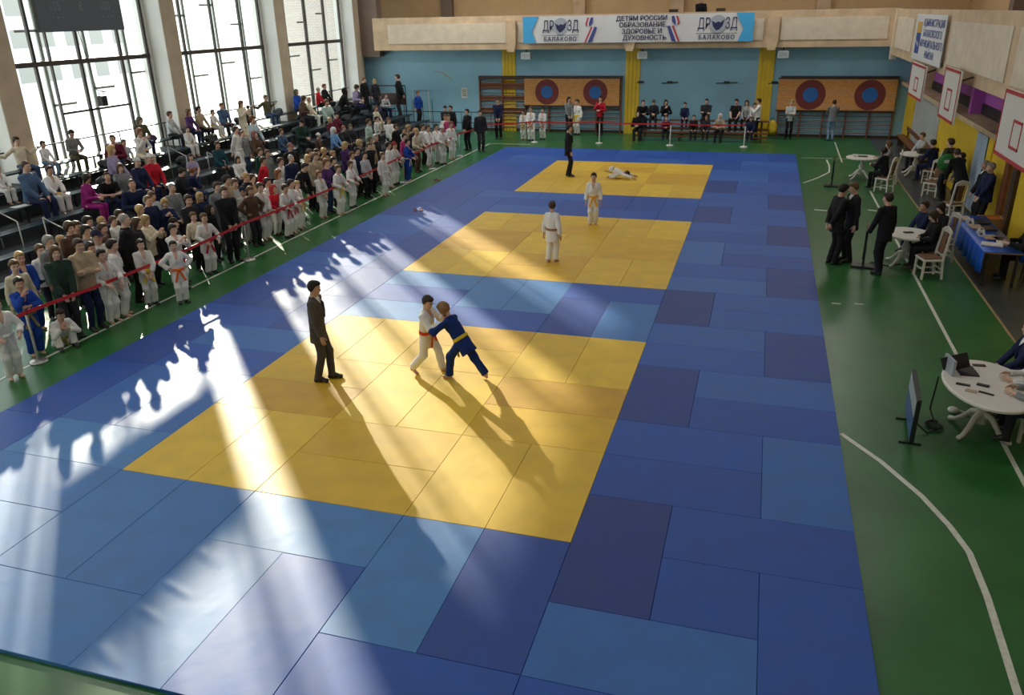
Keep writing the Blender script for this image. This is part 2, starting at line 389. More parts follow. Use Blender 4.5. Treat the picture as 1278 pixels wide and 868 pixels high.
    def bib_mesh(s, name):
        g = s.g; lo, hi = s.bounds([s.P, s.C, s.nb], .2); F = Field(lo, hi, .0145); s.torso(F, grow=.005)
        F.cone(s.nb + s.u * .03, s.nb + s.u * .1, .060 * g, .07 * g, .006, mode='sub')
        F.half(s.P + s.u * s.L * .35, -s.u)
        a = s.nb - s.u * .01 + s.f * .075 * g; b = s.P + s.u * s.L * .5 + s.f * .142 * g
        return to_mesh(name, [(*F.mesh(), 0)], [MAT['white_cloth']])
    def tie_mesh(s, name):
        g = s.g; a = s.nb + s.f * .075 * g + s.u * .0; b = s.C - s.u * .09 * g + s.f * .137 * g; c = s.P + s.u * s.L * .5 + s.f * .142 * g
        return to_mesh(name, [(*tube_part([a, a * .85 + b * .15, b, c], [.016 * g, .012 * g, .02 * g, .022 * g], 6), 0)], [MAT['cloth']])
    def legs_mesh(s, name, kind, h=.0145):
        g = s.g; lo, hi = s.bounds([s.P, s.kr, s.kl, s.ar, s.al, s.hr, s.hl], .17); lo[2] = max(lo[2], -.012)
        F = Field(lo, hi, h); R0 = [s.pr, np.cross(s.u, s.pr), s.u]
        F.ell(s.P + s.u * .03, R0, V(.162, .115, .135) * g, .04, grow=.008)
        w = {'gi': (.094, .086, .080), 'suit': (.086, .072, .062), 'jeans': (.085, .068, .054), 'shorts': (.1, .09, 0)}[kind]
        for Hp, K_, A_ in ((s.hr, s.kr, s.ar), (s.hl, s.kl, s.al)):
            d = unit(A_ - K_); end = A_ + d * (.0 if kind == 'gi' else .028)
            F.cone(Hp, K_, w[0] * g, w[1] * g, .035); F.cone(K_, end, w[1] * g * .98, w[2] * g, .025, ends=(0, 1))
        F.rough(.0045 if kind == 'gi' else .003, 27, 3)
        return to_mesh(name, [(*F.mesh(), 0)], [MAT['gi'] if kind == 'gi' else MAT['cloth']])
    def belt_mesh(s, name):
        g = s.g; P, u, L = s.P, s.u, s.L; W = P + u * L * .16
        F = Field(W - .33, W + .33, .010); R = [s.r, s.f, u]
        f2 = unit(np.cross(u, s.pr)); wv = P + u * L * .3; he = P + u * (-.028 if s.seat else -.155) * s.H; tt = .020
        F.cone(wv + u * .2, he, .146 * g + tt + .008, .172 * g + tt + .008, .03, flat=(f2, .73))
        F.half(W + u * .027, u); F.half(W - u * .027, -u)
        # knot and two hanging ends
        k0 = W + f2 * (.118 * g + .03)
        F.cone(k0 - s.pr * .03, k0 + s.pr * .03, .022, .022, .008)
        dn = -u if not s.seat else unit(-u * .6 + f2)
        for sx in (-1, 1):
            F.cone(k0 + s.pr * .01 * sx, k0 + s.pr * (.10 * sx) + dn * .25 + f2 * .03, .023, .026, .008, flat=(f2, .45), ends=(0, 1))
        return to_mesh(name, [(*F.mesh(), 0)], [MAT['cloth']])
    def shoe_mesh(s, name, right=True, barefoot=False):
        g = s.g; A_, T_, tz = (s.ar, s.tr, s.trz) if right else (s.al, s.tl, s.tlz)
        T2 = unit(T_ + V(0, 0, tz)); dn = V(0, 0, -1)
        lo, hi = s.bounds([A_, A_ + T2 * .19 * g], .1); F = Field(lo, hi, .009)
        heel = A_ - T2 * .035 * g + dn * .045 * g; toe = A_ + T2 * .145 * g + dn * .05 * g; side = np.cross(T2, V(0, 0, 1))
        F.cone(heel, toe, .043 * g, .034 * g, .02); F.cone(A_ + T2 * .01, A_ + T2 * .09 * g + dn * .03 * g, .048 * g, .036 * g, .02)
        F.cone(toe - side * .018 * g, toe + side * .018 * g, .032 * g, .032 * g, .02)
        sole = A_ + dn * (.045 * s.H - .004) if not tz else A_ + dn * .095 * g
        F.half(sole, dn if not tz else unit(np.cross(side, T2)) * -1)
        F.cone(A_ + V(0, 0, .02), A_ + V(0, 0, .12), .036 * g, .05 * g, .006, mode='sub')
        return to_mesh(name, [(*F.mesh(), 0)], [MAT['leather']])
FIGS = {}; MESH = {}
def fig(body, pose):
    if (body, pose) not in FIGS: FIGS[(body, pose)] = Fig(body, pose)
    return FIGS[(body, pose)]
def cached(key, fn):
    if key not in MESH: MESH[key] = fn()
    return MESH[key]
def link(name, me, parent=None, color=None):
    o = bpy.data.objects.new(name, me); C.objects.link(o)
    if parent is not None: o.parent = parent
    if color is not None: o.color = (*color, 1)
    return o
SKIN = [(.55, .33, .24), (.60, .38, .28), (.50, .29, .20), (.62, .40, .31)]
def person(loc, rz, body, pose, top, topc, legs, legc, hair, hairc, label, scale=1.0, belt=None, shoes=None, skin=0, group=None, F=None, key=None, tie=None, lift=0):
    """one figure: the body mesh is the thing; hair and clothing are its children"""
    F = F or fig(body, pose); key = key or (body, pose)
    b = link('person', cached((key, 'body'), lambda: F.body_mesh('person')), None, SKIN[skin % 4])
    b.location = loc; b.rotation_euler = (0, 0, rz); b.scale = (scale,) * 3
    b['label'] = label; b['category'] = 'person'
    if group: b['group'] = group
    if hair in ('hat', 'knit', 'hood'):
        if hair != 'hood':
            link('hair', cached((key, 'buzz'), lambda: F.hair_mesh('hair', 'buzz')), b, (.05, .03, .02))
        link({'hat': 'cap', 'knit': 'knit_hat', 'hood': 'hood'}[hair], cached((key, hair), lambda: F.hair_mesh(hair, hair)), b, hairc)
    elif hair: link('hair', cached((key, hair), lambda: F.hair_mesh('hair', hair)), b, hairc)
    nm = {'gi': 'judo_jacket', 'suit': 'suit_jacket', 'jacket': 'jacket', 'shirt': 'sweater', 'tee': 'tee_shirt'}[top]
    link(nm, cached((key, top), lambda: F.top_mesh(nm, top)), b, topc)
    if top == 'suit':
        link('shirt', cached((key, 'bib'), lambda: F.bib_mesh('shirt')), b, (.75, .75, .75))
        if tie: link('tie', cached((key, 'tie'), lambda: F.tie_mesh('tie')), b, tie)
    lk = {'gi': 'judo_trousers', 'suit': 'trousers', 'jeans': 'jeans'}[legs]
    link(lk, cached((key, 'legs', legs), lambda: F.legs_mesh(lk, legs)), b, legc)
    if belt: link('belt', cached((key, 'belt'), lambda: F.belt_mesh('belt')), b, belt)
    if shoes is not None:
        for sd in (True, False):
            link('shoe', cached((key, 'shoe', sd), lambda: F.shoe_mesh('shoe', sd)), b, shoes)
    return b
bgn = W.node_tree.nodes['Background']; bgn.inputs[0].default_value = (.90, .96, 1.0, 1); bgn.inputs[1].default_value = SKY
sl = bpy.data.lights.new('sun', 'SUN'); sl.energy = SUN_W; sl.angle = math.radians(.9); sl.color = (1, .90, .74)
so = bpy.data.objects.new('sun', sl); C.objects.link(so)
_sd = Vector((-math.cos(SUN_EL) * math.cos(math.radians(48)), math.cos(SUN_EL) * math.sin(math.radians(48)), math.sin(SUN_EL)))
so.rotation_euler = _sd.to_track_quat('Z', 'Y').to_euler(); so.location = (-30, 30, 20)
BAYS = [(-9.27 + 6.92 * k, -9.27 + 6.92 * k + 5.55) for k in range(6)]       # window openings along the left wall
WX, WZ0, WZ1 = -12.5, 1.15, 8.5
for k, (x, y) in enumerate([(x, y) for y in (-5, 4, 13, 22, 29) for x in (-6, 0, 6, 11)]):  # unseen fill lights, added under the ceiling to brighten the hall
    al = bpy.data.lights.new('added_fill_light', 'AREA'); al.shape = 'RECTANGLE'; al.size = 2.4; al.size_y = 1.0; al.energy = FILL_W * {-6: 1.5, 0: .75, 6: .7, 11: .8}[x] * (2.0 if y == 29 else 1.3 if y == 22 else 1); al.color = (1, .97, .92)
    ao = bpy.data.objects.new('added_fill_light', al); C.objects.link(ao); ao.location = (x, y, 9.2)
# ------------------------------------------------------------------ materials
def mat(name, col, rough=.6, metal=0, objcol=False, noise=None, bump=None, spec=.5, tint=0, sheen=0):
    m = bpy.data.materials.new(name); m.use_nodes = True; nt = m.node_tree; b = nt.nodes['Principled BSDF']; L = nt.links.new
    b.inputs['Roughness'].default_value = rough; b.inputs['Metallic'].default_value = metal; b.inputs['Specular IOR Level'].default_value = spec
    if sheen: b.inputs['Sheen Weight'].default_value = sheen
    src = None
    if objcol:
        oi = nt.nodes.new('ShaderNodeObjectInfo'); src = oi.outputs['Color']
    else:
        rg = nt.nodes.new('ShaderNodeRGB'); rg.outputs[0].default_value = (*col, 1); src = rg.outputs[0]
    if noise or bump:
        tc = nt.nodes.new('ShaderNodeTexCoord')
    if noise:
        sc, amt = noise; n = nt.nodes.new('ShaderNodeTexNoise'); n.inputs['Scale'].default_value = sc; n.inputs['Detail'].default_value = 5
        L(tc.outputs['Object'], n.inputs['Vector'])
        mr = nt.nodes.new('ShaderNodeMapRange'); mr.inputs['From Min'].default_value = .3; mr.inputs['From Max'].default_value = .7; mr.inputs['To Min'].default_value = 1 - amt; mr.inputs['To Max'].default_value = 1 + amt * .6
        L(n.outputs['Fac'], mr.inputs['Value'])
        hs = nt.nodes.new('ShaderNodeHueSaturation'); L(mr.outputs[0], hs.inputs['Value']); L(src, hs.inputs['Color']); src = hs.outputs[0]
    L(src, b.inputs['Base Color'])
    if bump:
        sc, st = bump; n2 = nt.nodes.new('ShaderNodeTexNoise'); n2.inputs['Scale'].default_value = sc; n2.inputs['Detail'].default_value = 3
        L(tc.outputs['Object'], n2.inputs['Vector']); bp = nt.nodes.new('ShaderNodeBump'); bp.inputs['Strength'].default_value = st; bp.inputs['Distance'].default_value = .02
        L(n2.outputs['Fac'], bp.inputs['Height']); L(bp.outputs[0], b.inputs['Normal'])
    return m
MAT = {
 'skin': mat('skin', (0, 0, 0), .5, objcol=True), 'eye_white': mat('eye_white', (.6, .58, .55), .3), 'iris': mat('iris', (.02, .012, .008), .2),
 'brow': mat('brow', (.05, .03, .02)), 'lips': mat('lips', (.36, .14, .12), .45), 'hair': mat('hair', (0, 0, 0), .6, objcol=True, noise=(60, .35), spec=.3),
 'cloth': mat('cloth', (0, 0, 0), .85, objcol=True, noise=(9, .18), bump=(45, .25), spec=.25), 'gi': mat('gi_cotton', (0, 0, 0), .9, objcol=True, bump=(90, .3), spec=.2),
 'white_cloth': mat('white_cloth', (.75, .75, .74), .85), 'leather': mat('leather', (0, 0, 0), .4, objcol=True),
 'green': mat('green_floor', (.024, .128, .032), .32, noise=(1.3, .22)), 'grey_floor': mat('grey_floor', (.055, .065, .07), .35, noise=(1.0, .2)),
 'line': mat('line_paint', (.62, .64, .56), .45, noise=(14, .15)), 'tan_line': mat('tan_line', (.36, .25, .12), .5, noise=(12, .2)),
 'blue_wall': mat('blue_wall', (.25, .48, .62), .55, noise=(.7, .10)), 'yellow_wall': mat('yellow_wall', (.74, .50, .025), .5, noise=(2, .08)),
 'white_wall': mat('white_wall', (.62, .60, .55), .7, noise=(.8, .06)), 'concrete': mat('concrete', (.56, .41, .26), .8, noise=(2.2, .18), bump=(18, .2)),
 'panel': mat('pale_panel', (.62, .53, .41), .8, noise=(2.6, .12), bump=(22, .15)), 'tan_wall': mat('tan_wall', (.56, .38, .20), .75, noise=(1.1, .1)),
 'brown_wall': mat('brown_wall', (.18, .13, .10), .75, noise=(1.5, .1)), 'pillar': mat('pillar_paint', (.52, .42, .30), .7, noise=(2.0, .14)),
 'reveal': mat('reveal_paint', (.70, .70, .66), .7, noise=(1.5, .06)), 'frame': mat('window_steel', (.055, .045, .038), .5), 'outer_frame': mat('outer_steel', (.30, .31, .29), .6),
 'ceil': mat('ceiling_paint', (.30, .28, .25), .8), 'purple': mat('purple_paint', (.46, .11, .47), .5), 'black': mat('black_paint', (.012, .012, .014), .5),
 'wood': mat('varnished_wood', (.19, .065, .03), .4, noise=(8, .3)), 'pale_wood': mat('pale_wood', (.42, .24, .09), .5, noise=(8, .25)), 'dark_wood': mat('dark_wood', (.055, .03, .02), .5, noise=(8, .25)),
 'white_paint': mat('white_paint', (.66, .64, .58), .4), 'bench': mat('bench_paint', (.018, .035, .045), .35, noise=(5, .3)), 'deck': mat('stand_deck', (.035, .04, .045), .7, noise=(2, .25)),
 'red_tape': mat('red_tape', (.55, .02, .025), .45), 'steel': mat('steel', (.42, .42, .40), .3, metal=.8), 'dark_steel': mat('dark_steel', (.04, .04, .045), .4, metal=.5),
 'red_paint': mat('red_paint', (.42, .03, .03), .45), 'maroon': mat('maroon_paint', (.155, .022, .02), .6), 'target_blue': mat('target_blue', (.015, .115, .36), .55),
 'banner': mat('banner_vinyl', (.62, .62, .62), .5), 'sky_blue': mat('sky_blue', (.05, .36, .68), .5), 'ink': mat('navy_ink', (.02, .02, .085), .6), 'ink_blue': mat('blue_ink', (.02, .06, .26), .6),
 'ribbon_red': mat('ribbon_red', (.42, .05, .07), .6), 'ribbon_blue': mat('ribbon_blue', (.05, .06, .24), .6), 'ribbon_white': mat('ribbon_white', (.62, .60, .62), .6), 'emblem_grey': mat('emblem_grey', (.35, .37, .42), .6),
 'gold': mat('gold_paint', (.55, .33, .04), .5), 'blue_cloth': mat('blue_satin', (.004, .085, .52), .32, bump=(5, .35)), 'paper': mat('paper', (.66, .65, .62), .7), 'tan_paper': mat('tan_paper', (.42, .33, .24), .7),
 'screen': mat('dark_screen', (.012, .014, .02), .12), 'plastic': mat('black_plastic', (.015, .015, .017), .35), 'screen_grey': mat('screen_grey', (.34, .38, .42), .3), 'screen_blue': mat('screen_blue', (.02, .07, .25), .3),
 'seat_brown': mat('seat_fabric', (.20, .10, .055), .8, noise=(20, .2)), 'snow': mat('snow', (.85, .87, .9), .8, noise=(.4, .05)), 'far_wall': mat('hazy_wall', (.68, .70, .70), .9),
 'board_grey': mat('scoreboard_face', (.085, .105, .125), .45), 'digit': mat('unlit_digits', (.16, .18, .20), .4), 'cardboard': mat('cardboard', (.38, .22, .10), .8), 'orange': mat('orange_plastic', (.6, .16, .02), .4),
 'white_metal': mat('white_metal', (.62, .62, .60), .4), 'bag': mat('bag_fabric', (0, 0, 0), .75, objcol=True, noise=(12, .2)), 'corrugated': mat('corrugated', (.50, .52, .52), .5, noise=(1.5, .08)),
 'door_blue': mat('pale_blue_paint', (.42, .52, .64), .45), 'floodlight': mat('flood_case', (.6, .6, .58), .5),
}
def mat_vinyl():
    m = bpy.data.materials.new('judo_mat_vinyl'); m.use_nodes = True; nt = m.node_tree; b = nt.nodes['Principled BSDF']; L = nt.links.new
    oi = nt.nodes.new('ShaderNodeObjectInfo'); tc = nt.nodes.new('ShaderNodeTexCoord')
    n = nt.nodes.new('ShaderNodeTexNoise'); n.inputs['Scale'].default_value = 2.2; n.inputs['Detail'].default_value = 6; L(tc.outputs['Object'], n.inputs['Vector'])
    mr = nt.nodes.new('ShaderNodeMapRange'); mr.inputs['From Min'].default_value = .3; mr.inputs['From Max'].default_value = .7; mr.inputs['To Min'].default_value = .88; mr.inputs['To Max'].default_value = 1.08; L(n.outputs['Fac'], mr.inputs['Value'])
    hs = nt.nodes.new('ShaderNodeHueSaturation'); L(mr.outputs[0], hs.inputs['Value']); L(oi.outputs['Color'], hs.inputs['Color']); L(hs.outputs[0], b.inputs['Base Color'])
    # straw-weave ribs of the tatami skin
    w = nt.nodes.new('ShaderNodeTexWave'); w.wave_type = 'BANDS'; w.bands_direction = 'X'; w.inputs['Scale'].default_value = 26; w.inputs['Distortion'].default_value = .6; L(tc.outputs['Object'], w.inputs['Vector'])
    n2 = nt.nodes.new('ShaderNodeTexNoise'); n2.inputs['Scale'].default_value = 5; n2.inputs['Detail'].default_value = 4; L(tc.outputs['Object'], n2.inputs['Vector'])
    b1 = nt.nodes.new('ShaderNodeBump'); b1.inputs['Strength'].default_value = .10; b1.inputs['Distance'].default_value = .004; L(w.outputs['Fac'], b1.inputs['Height'])
    b2 = nt.nodes.new('ShaderNodeBump'); b2.inputs['Strength'].default_value = .22; b2.inputs['Distance'].default_value = .012; L(n2.outputs['Fac'], b2.inputs['Height']); L(b1.outputs[0], b2.inputs['Normal'])
    L(b2.outputs[0], b.inputs['Normal'])
    mr2 = nt.nodes.new('ShaderNodeMapRange'); mr2.inputs['To Min'].default_value = .46; mr2.inputs['To Max'].default_value = .60; L(n.outputs['Fac'], mr2.inputs['Value']); L(mr2.outputs[0], b.inputs['Roughness'])
    b.inputs['Specular IOR Level'].default_value = .62
    return m
MAT['mat'] = mat_vinyl()
def mat_glass():
    m = bpy.data.materials.new('window_glass'); m.use_nodes = True; nt = m.node_tree; L = nt.links.new; nt.nodes.remove(nt.nodes['Principled BSDF'])
    o = nt.nodes['Material Output']; t = nt.nodes.new('ShaderNodeBsdfTransparent'); t.inputs[0].default_value = (.93, .95, .93, 1)
    g = nt.nodes.new('ShaderNodeBsdfGlossy'); g.inputs['Roughness'].default_value = .05; mx = nt.nodes.new('ShaderNodeMixShader'); lw = nt.nodes.new('ShaderNodeLayerWeight'); fr = nt.nodes.new('ShaderNodeMath'); fr.operation = 'POWER'; fr.inputs[1].default_value = 5; L(lw.outputs['Facing'], fr.inputs[0])
    L(fr.outputs[0], mx.inputs[0]); L(t.outputs[0], mx.inputs[1]); L(g.outputs[0], mx.inputs[2]); L(mx.outputs[0], o.inputs[0]); return m
MAT['glass'] = mat_glass()
def mat_bricks(name, c1, c2, cm, sc, bw=.25, bh=.075, plane='XZ'):
    m = mat(name, c1, .75); nt = m.node_tree; L = nt.links.new; b = nt.nodes['Principled BSDF']
    tc = nt.nodes.new('ShaderNodeTexCoord'); sp = nt.nodes.new('ShaderNodeSeparateXYZ'); cb = nt.nodes.new('ShaderNodeCombineXYZ'); L(tc.outputs['Object'], sp.inputs[0])
    L(sp.outputs['X' if plane[0] == 'X' else 'Y'], cb.inputs[0]); L(sp.outputs['Z'], cb.inputs[1])
    br = nt.nodes.new('ShaderNodeTexBrick'); br.inputs['Color1'].default_value = (*c1, 1); br.inputs['Color2'].default_value = (*c2, 1); br.inputs['Mortar'].default_value = (*cm, 1)
    br.inputs['Scale'].default_value = sc; br.inputs['Brick Width'].default_value = bw; br.inputs['Row Height'].default_value = bh; br.inputs['Mortar Size'].default_value = .008
    L(cb.outputs[0], br.inputs['Vector']); L(br.outputs['Color'], b.inputs['Base Color']); return m
MAT['brick'] = mat_bricks('outside_brick', (.52, .47, .42), (.58, .53, .47), (.30, .28, .26), 1)
MAT['target_board'] = mat_bricks('wood_block_board', (.72, .36, .12), (.62, .29, .085), (.32, .13, .045), 1, .14, .06)
# ------------------------------------------------------------------ mesh builder
class MB:
    def __init__(s): s.v = []; s.f = []; s.m = []
    def add(s, vs, fs, mi=0):
        o = len(s.v); s.v += [tuple(map(float, v)) for v in vs]; s.f += [[i + o for i in f] for f in fs]; s.m += [mi] * len(fs); return s
    def box(s, lo, hi, mi=0, ch=0):
        x0, y0, z0 = lo; x1, y1, z1 = hi
        if ch:                                            # chamfered top
            v = [(x0, y0, z0), (x1, y0, z0), (x1, y1, z0), (x0, y1, z0), (x0, y0, z1 - ch), (x1, y0, z1 - ch), (x1, y1, z1 - ch), (x0, y1, z1 - ch), (x0 + ch, y0 + ch, z1), (x1 - ch, y0 + ch, z1), (x1 - ch, y1 - ch, z1), (x0 + ch, y1 - ch, z1)]
            f = [[3, 2, 1, 0], [0, 1, 5, 4], [1, 2, 6, 5], [2, 3, 7, 6], [3, 0, 4, 7], [4, 5, 9, 8], [5, 6, 10, 9], [6, 7, 11, 10], [7, 4, 8, 11], [8, 9, 10, 11]]
            return s.add(v, f, mi)
        v = [(x0, y0, z0), (x1, y0, z0), (x1, y1, z0), (x0, y1, z0), (x0, y0, z1), (x1, y0, z1), (x1, y1, z1), (x0, y1, z1)]
        return s.add(v, [[3, 2, 1, 0], [4, 5, 6, 7], [0, 1, 5, 4], [1, 2, 6, 5], [2, 3, 7, 6], [3, 0, 4, 7]], mi)
    def bar(s, a, b, w, h=None, mi=0, up=(0, 0, 1)):
        a, b = np.array(a, float), np.array(b, float); h = h or w; d = unit(b - a); u = np.array(up, float)
        if abs(d @ u) > .95: u = np.array((0, 1., 0))
        x = unit(np.cross(d, u)) * w / 2; y = unit(np.cross(x, d)) * h / 2
        v = [a - x - y, a + x - y, a + x + y, a - x + y, b - x - y, b + x - y, b + x + y, b - x + y]
        return s.add(v, [[0, 1, 2, 3], [7, 6, 5, 4], [0, 4, 5, 1], [1, 5, 6, 2], [2, 6, 7, 3], [3, 7, 4, 0]], mi)
    def tube(s, pts, r, n=8, mi=0):
        r = r if isinstance(r, (list, tuple)) else [r] * len(pts); v, f = tube_part(pts, r, n); s.add(v, f, mi)
        return s.add(v[:n], [list(range(n))[::-1]], mi)
    def lathe(s, c, prof, n=20, mi=0, sx=1, sy=1):
        vs = []; fs = []
        for r, z in prof:
            for k in range(n): t = 2 * math.pi * k / n; vs.append((c[0] + r * sx * math.cos(t), c[1] + r * sy * math.sin(t), c[2] + z))
        for i in range(len(prof) - 1):
            for k in range(n): fs.append([i * n + k, i * n + (k + 1) % n, (i + 1) * n + (k + 1) % n, (i + 1) * n + k])
        fs.append(list(range(n))[::-1]); fs.append([(len(prof) - 1) * n + k for k in range(n)]); return s.add(vs, fs, mi)
    def prism(s, poly, o, ax, ay, az, t, mi=0):
        # polygon in the (ax, ay) plane at o, thickness t along az
        o, ax, ay, az = [np.array(q, float) for q in (o, ax, ay, az)]; n = len(poly)
        v = [o + ax * p[0] + ay * p[1] for p in poly] + [o + ax * p[0] + ay * p[1] + az * t for p in poly]
        return s.add(v, [list(range(n))[::-1], [n + i for i in range(n)]] + [[i, (i + 1) % n, n + (i + 1) % n, n + i] for i in range(n)], mi)
    def build(s, name, mats, parent=None, smooth=False, loc=None):
        me = bpy.data.meshes.new(name); vs = s.v
        if loc is not None: vs = [(x - loc[0], y - loc[1], z - loc[2]) for x, y, z in vs]
        me.from_pydata(vs, [], s.f)
        for m in (mats if isinstance(mats, (list, tuple)) else [mats]): me.materials.append(MAT[m])
        me.polygons.foreach_set('material_index', s.m)
        bm = bmesh.new(); bm.from_mesh(me); bmesh.ops.recalc_face_normals(bm, faces=bm.faces); bm.to_mesh(me); bm.free()
        if smooth:
            for p in me.polygons: p.use_smooth = True
        o = bpy.data.objects.new(name, me); C.objects.link(o)
        if parent is not None: o.parent = parent
        if loc is not None: o.location = loc
        return o
def tag(o, label, cat, group=None, kind=None):
    o['label'] = label; o['category'] = cat
    if group: o['group'] = group
    if kind: o['kind'] = kind
    return o
def thing(name, label, cat, loc=(0, 0, 0), rz=0, group=None):
    o = bpy.data.objects.new(name, None); C.objects.link(o); o.location = loc; o.rotation_euler = (0, 0, rz); o.empty_display_size = .1
    return tag(o, label, cat, group)
def struct(name, mb, m, label=None, parent=None):
    o = mb.build(name, m, parent)
    if parent is None: o['kind'] = 'structure'; o['label'] = label; o['category'] = name.split('_')[0]
    return o
def gp(x, y, z=0.): return at(x, y, 2, z)
# ------------------------------------------------------------------ room shell
FY, GY, RX, GX, CZ_ = 32.2, 31.2, 13.5, 12.45, 9.4
struct('floor', MB().box((WX - .3, -10.2, -.25), (16.5, 36.5, 0)), 'green', 'glossy green painted sports hall floor')
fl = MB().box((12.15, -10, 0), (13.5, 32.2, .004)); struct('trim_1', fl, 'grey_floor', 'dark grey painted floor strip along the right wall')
ln = MB()
def stripe(pts, w=.06):
    for a, b in zip(pts, pts[1:]):
        a = np.array((*a, .004)); b = np.array((*b, .004)); ln.bar(a, b, w, .003)
def floor_line(name, pts, label, m='line', w=.06):
    global ln; ln = MB(); stripe(pts, w); struct(name, ln, m, label)
floor_line('trim_2', [(-4.1, -6), (-4.1, 28.0)], 'long white line on the green floor under the left barrier')
floor_line('trim_3', [(-4.1, 28.0), (-2.2, 28.0)], 'short white floor line at the far left corner of the mats')
floor_line('trim_4', [(11.08, -5), (11.08, 20.4)], 'white side line on the green floor beside the judges tables')
floor_line('trim_5', [(9.03, 3.42), (9.47, 2.76), (9.84, 2.03), (10.04, 1.46), (10.15, .99), (10.17, .26), (10.15, -.4), (10.13, -1.04), (10.1, -3)], 'curved white court line right of the near mats', w=.07)
floor_line('trim_6', [(12.15, -5), (12.15, 26)], 'tan line along the edge of the grey floor strip', 'tan_line', .045)
floor_line('trim_7', [(9.1, 21.3), (9.6, 22.3), (10.05, 23.5), (10.12, 24.8), (10.1, 26.1)], 'curved white court line beyond the standing men', w=.06)
floor_line('trim_8', [(10.62, 25.6), (10.69, 30.7)], 'thin white line leading to the far wall', w=.05)
floor_line('trim_9', [(9.28, 17.33), (9.8, 17.24)], 'short pale dash on the green floor beside the mats', w=.09)
floor_line('trim_10', [(10.75, 17.6), (11.05, 17.5)], 'short pale dash right of the standing suited pair', w=.09)
floor_line('trim_11', [(9.2, 26.43), (12.1, 26.4)], 'thin cross line on the far right floor', w=.04)
floor_line('trim_12', [(9.25, 9.0), (9.42, 9.0)], 'short white dash close to the mat edge', w=.05)
floor_line('trim_13', [(9.68, 9.07), (9.85, 9.07)], 'short white dash one step from the mat edge', w=.05)
# left wall: sill wall, head wall, columns with reveals, windows
wl = MB().box((WX - .35, -10, 0), (WX, FY + .6, WZ0)).box((WX - .35, -10, WZ1), (WX, FY + .6, CZ_))
edges = [-10] + [e for ab in BAYS for e in ab] + [FY + .6]
for i in range(0, len(edges), 2):
    if edges[i + 1] - edges[i] > .01: wl.box((WX - .35, edges[i], WZ0), (WX, edges[i + 1], WZ1))
struct('wall_left', wl, 'reveal', 'window wall on the left with deep white reveals')
for k in range(6):
    a = BAYS[k][1]; y0, y1 = a + .12, a + .83
    if k < 5 or True:
        pb = MB().box((WX, y0, 0), (WX + .62, y1, CZ_)).box((WX - .01, y0 - .012, 0), (WX + .60, y0, CZ_), 1)
        o = pb.build('trim_%d' % (20 + k), ['pillar', 'reveal']); o['kind'] = 'structure'; o['label'] = ['tan column behind the camera on the left', 'tan column on the near left', 'tan column left of the scoreboard', 'tan column right of the scoreboard window', 'tan column between the second and third windows', 'tan column in the far left corner'][k]; o['category'] = 'column'
WL = ['hidden window furthest behind the camera', 'window behind the camera on the left', 'window at the left edge of the photo', 'window behind the hanging scoreboard', 'middle window of tall panes above the stands', 'far window looking onto a brick wall']
for k, (a, b) in enumerate(BAYS):
    w = MB(); x0, x1 = WX - .12, WX - .04
    w.box((x0, a, WZ0), (x1, a + .07, WZ1)).box((x0, b - .09, WZ0), (x1, b, WZ1)).box((x0, a, WZ0), (x1, b, WZ0 + .07)).box((x0, a, WZ1 - .07), (x1, b, WZ1))
    root = struct('window_%d' % (k + 1), w, 'frame', WL[k])
    q = (b - a); ys = [a + .80 + (0), a + .80 + 1.62 * 1, a + .80 + 1.62 * 2.06] if k >= 2 else [a + .8, a + 2.5, a + 4.2]
    if k == 3: ys = [12.28, 14.0, 15.75]
    if k == 4: ys = [18.99, 20.77, 22.55]
    if k == 5: ys = [25.76, 27.55, 29.29]
    for y in ys: MB().box((x0, y - .045, WZ0), (x1, y + .045, WZ1)).build('mullion', 'frame', root)
    MB().box((x0 - .02, a, 4.27), (x1 + .03, b, 4.41)).build('transom', 'frame', root)
    if k == 3:
        MB().box((x0, 12.83, WZ0), (x1, 12.88, WZ1)).build('mullion', 'frame', root)
        MB().box((x0, 12.85, 2.87), (x1, 15.78, 2.94)).build('transom', 'frame', root)
    of = MB(); xo = WX - .34
    for j, y in enumerate(ys):
        of.box((xo - .05, y + .55, WZ0), (xo, y + .66, WZ1))
        z = 3.1 + .35 * ((j * 7 + k) % 3); of.box((xo - .05, y + .6, z), (xo, y + 1.5, z + .07)); of.box((xo - .05, y - .2, z + 2.1), (xo, y + .6, z + 2.17))
    of.build('outer_sash', 'outer_frame', root)
    MB().box((WX - .085, a + .05, WZ0 + .05), (WX - .077, b - .05, WZ1 - .05)).build('pane', 'glass', root)
    MB().box((WX - .30, a, WZ0 - .04), (WX + .10, b, WZ0 + .03)).build('window_sill', 'reveal', root)
# far wall: blue between yellow ribbed strips
wf = MB().box((WX, FY, 0), (16, FY + .4, 4.0)); struct('wall_far', wf, 'blue_wall', 'pale blue end wall of the hall')
for i, (x, lb) in enumerate([(-4.4, 'yellow ribbed wall strip behind the wall bars'), (1.62, 'yellow ribbed wall strip right of the left target board'), (7.55, 'yellow ribbed wall strip beside the right target board')]):
    m = MB()
    for j in range(4): m.box((x - .34 + j * .17 + .01, FY - .055, 0), (x - .34 + j * .17 + .16, FY, 3.9))
    m.box((x - .34, FY - .02, 0), (x + .34, FY, 3.9)); struct('trim_%d' % (30 + i), m, 'yellow_wall', lb)
struct('baseboard_far', MB().box((WX + 6, FY - .03, 0), (RX, FY, .12)), 'dark_wood', 'dark skirting along the end wall')
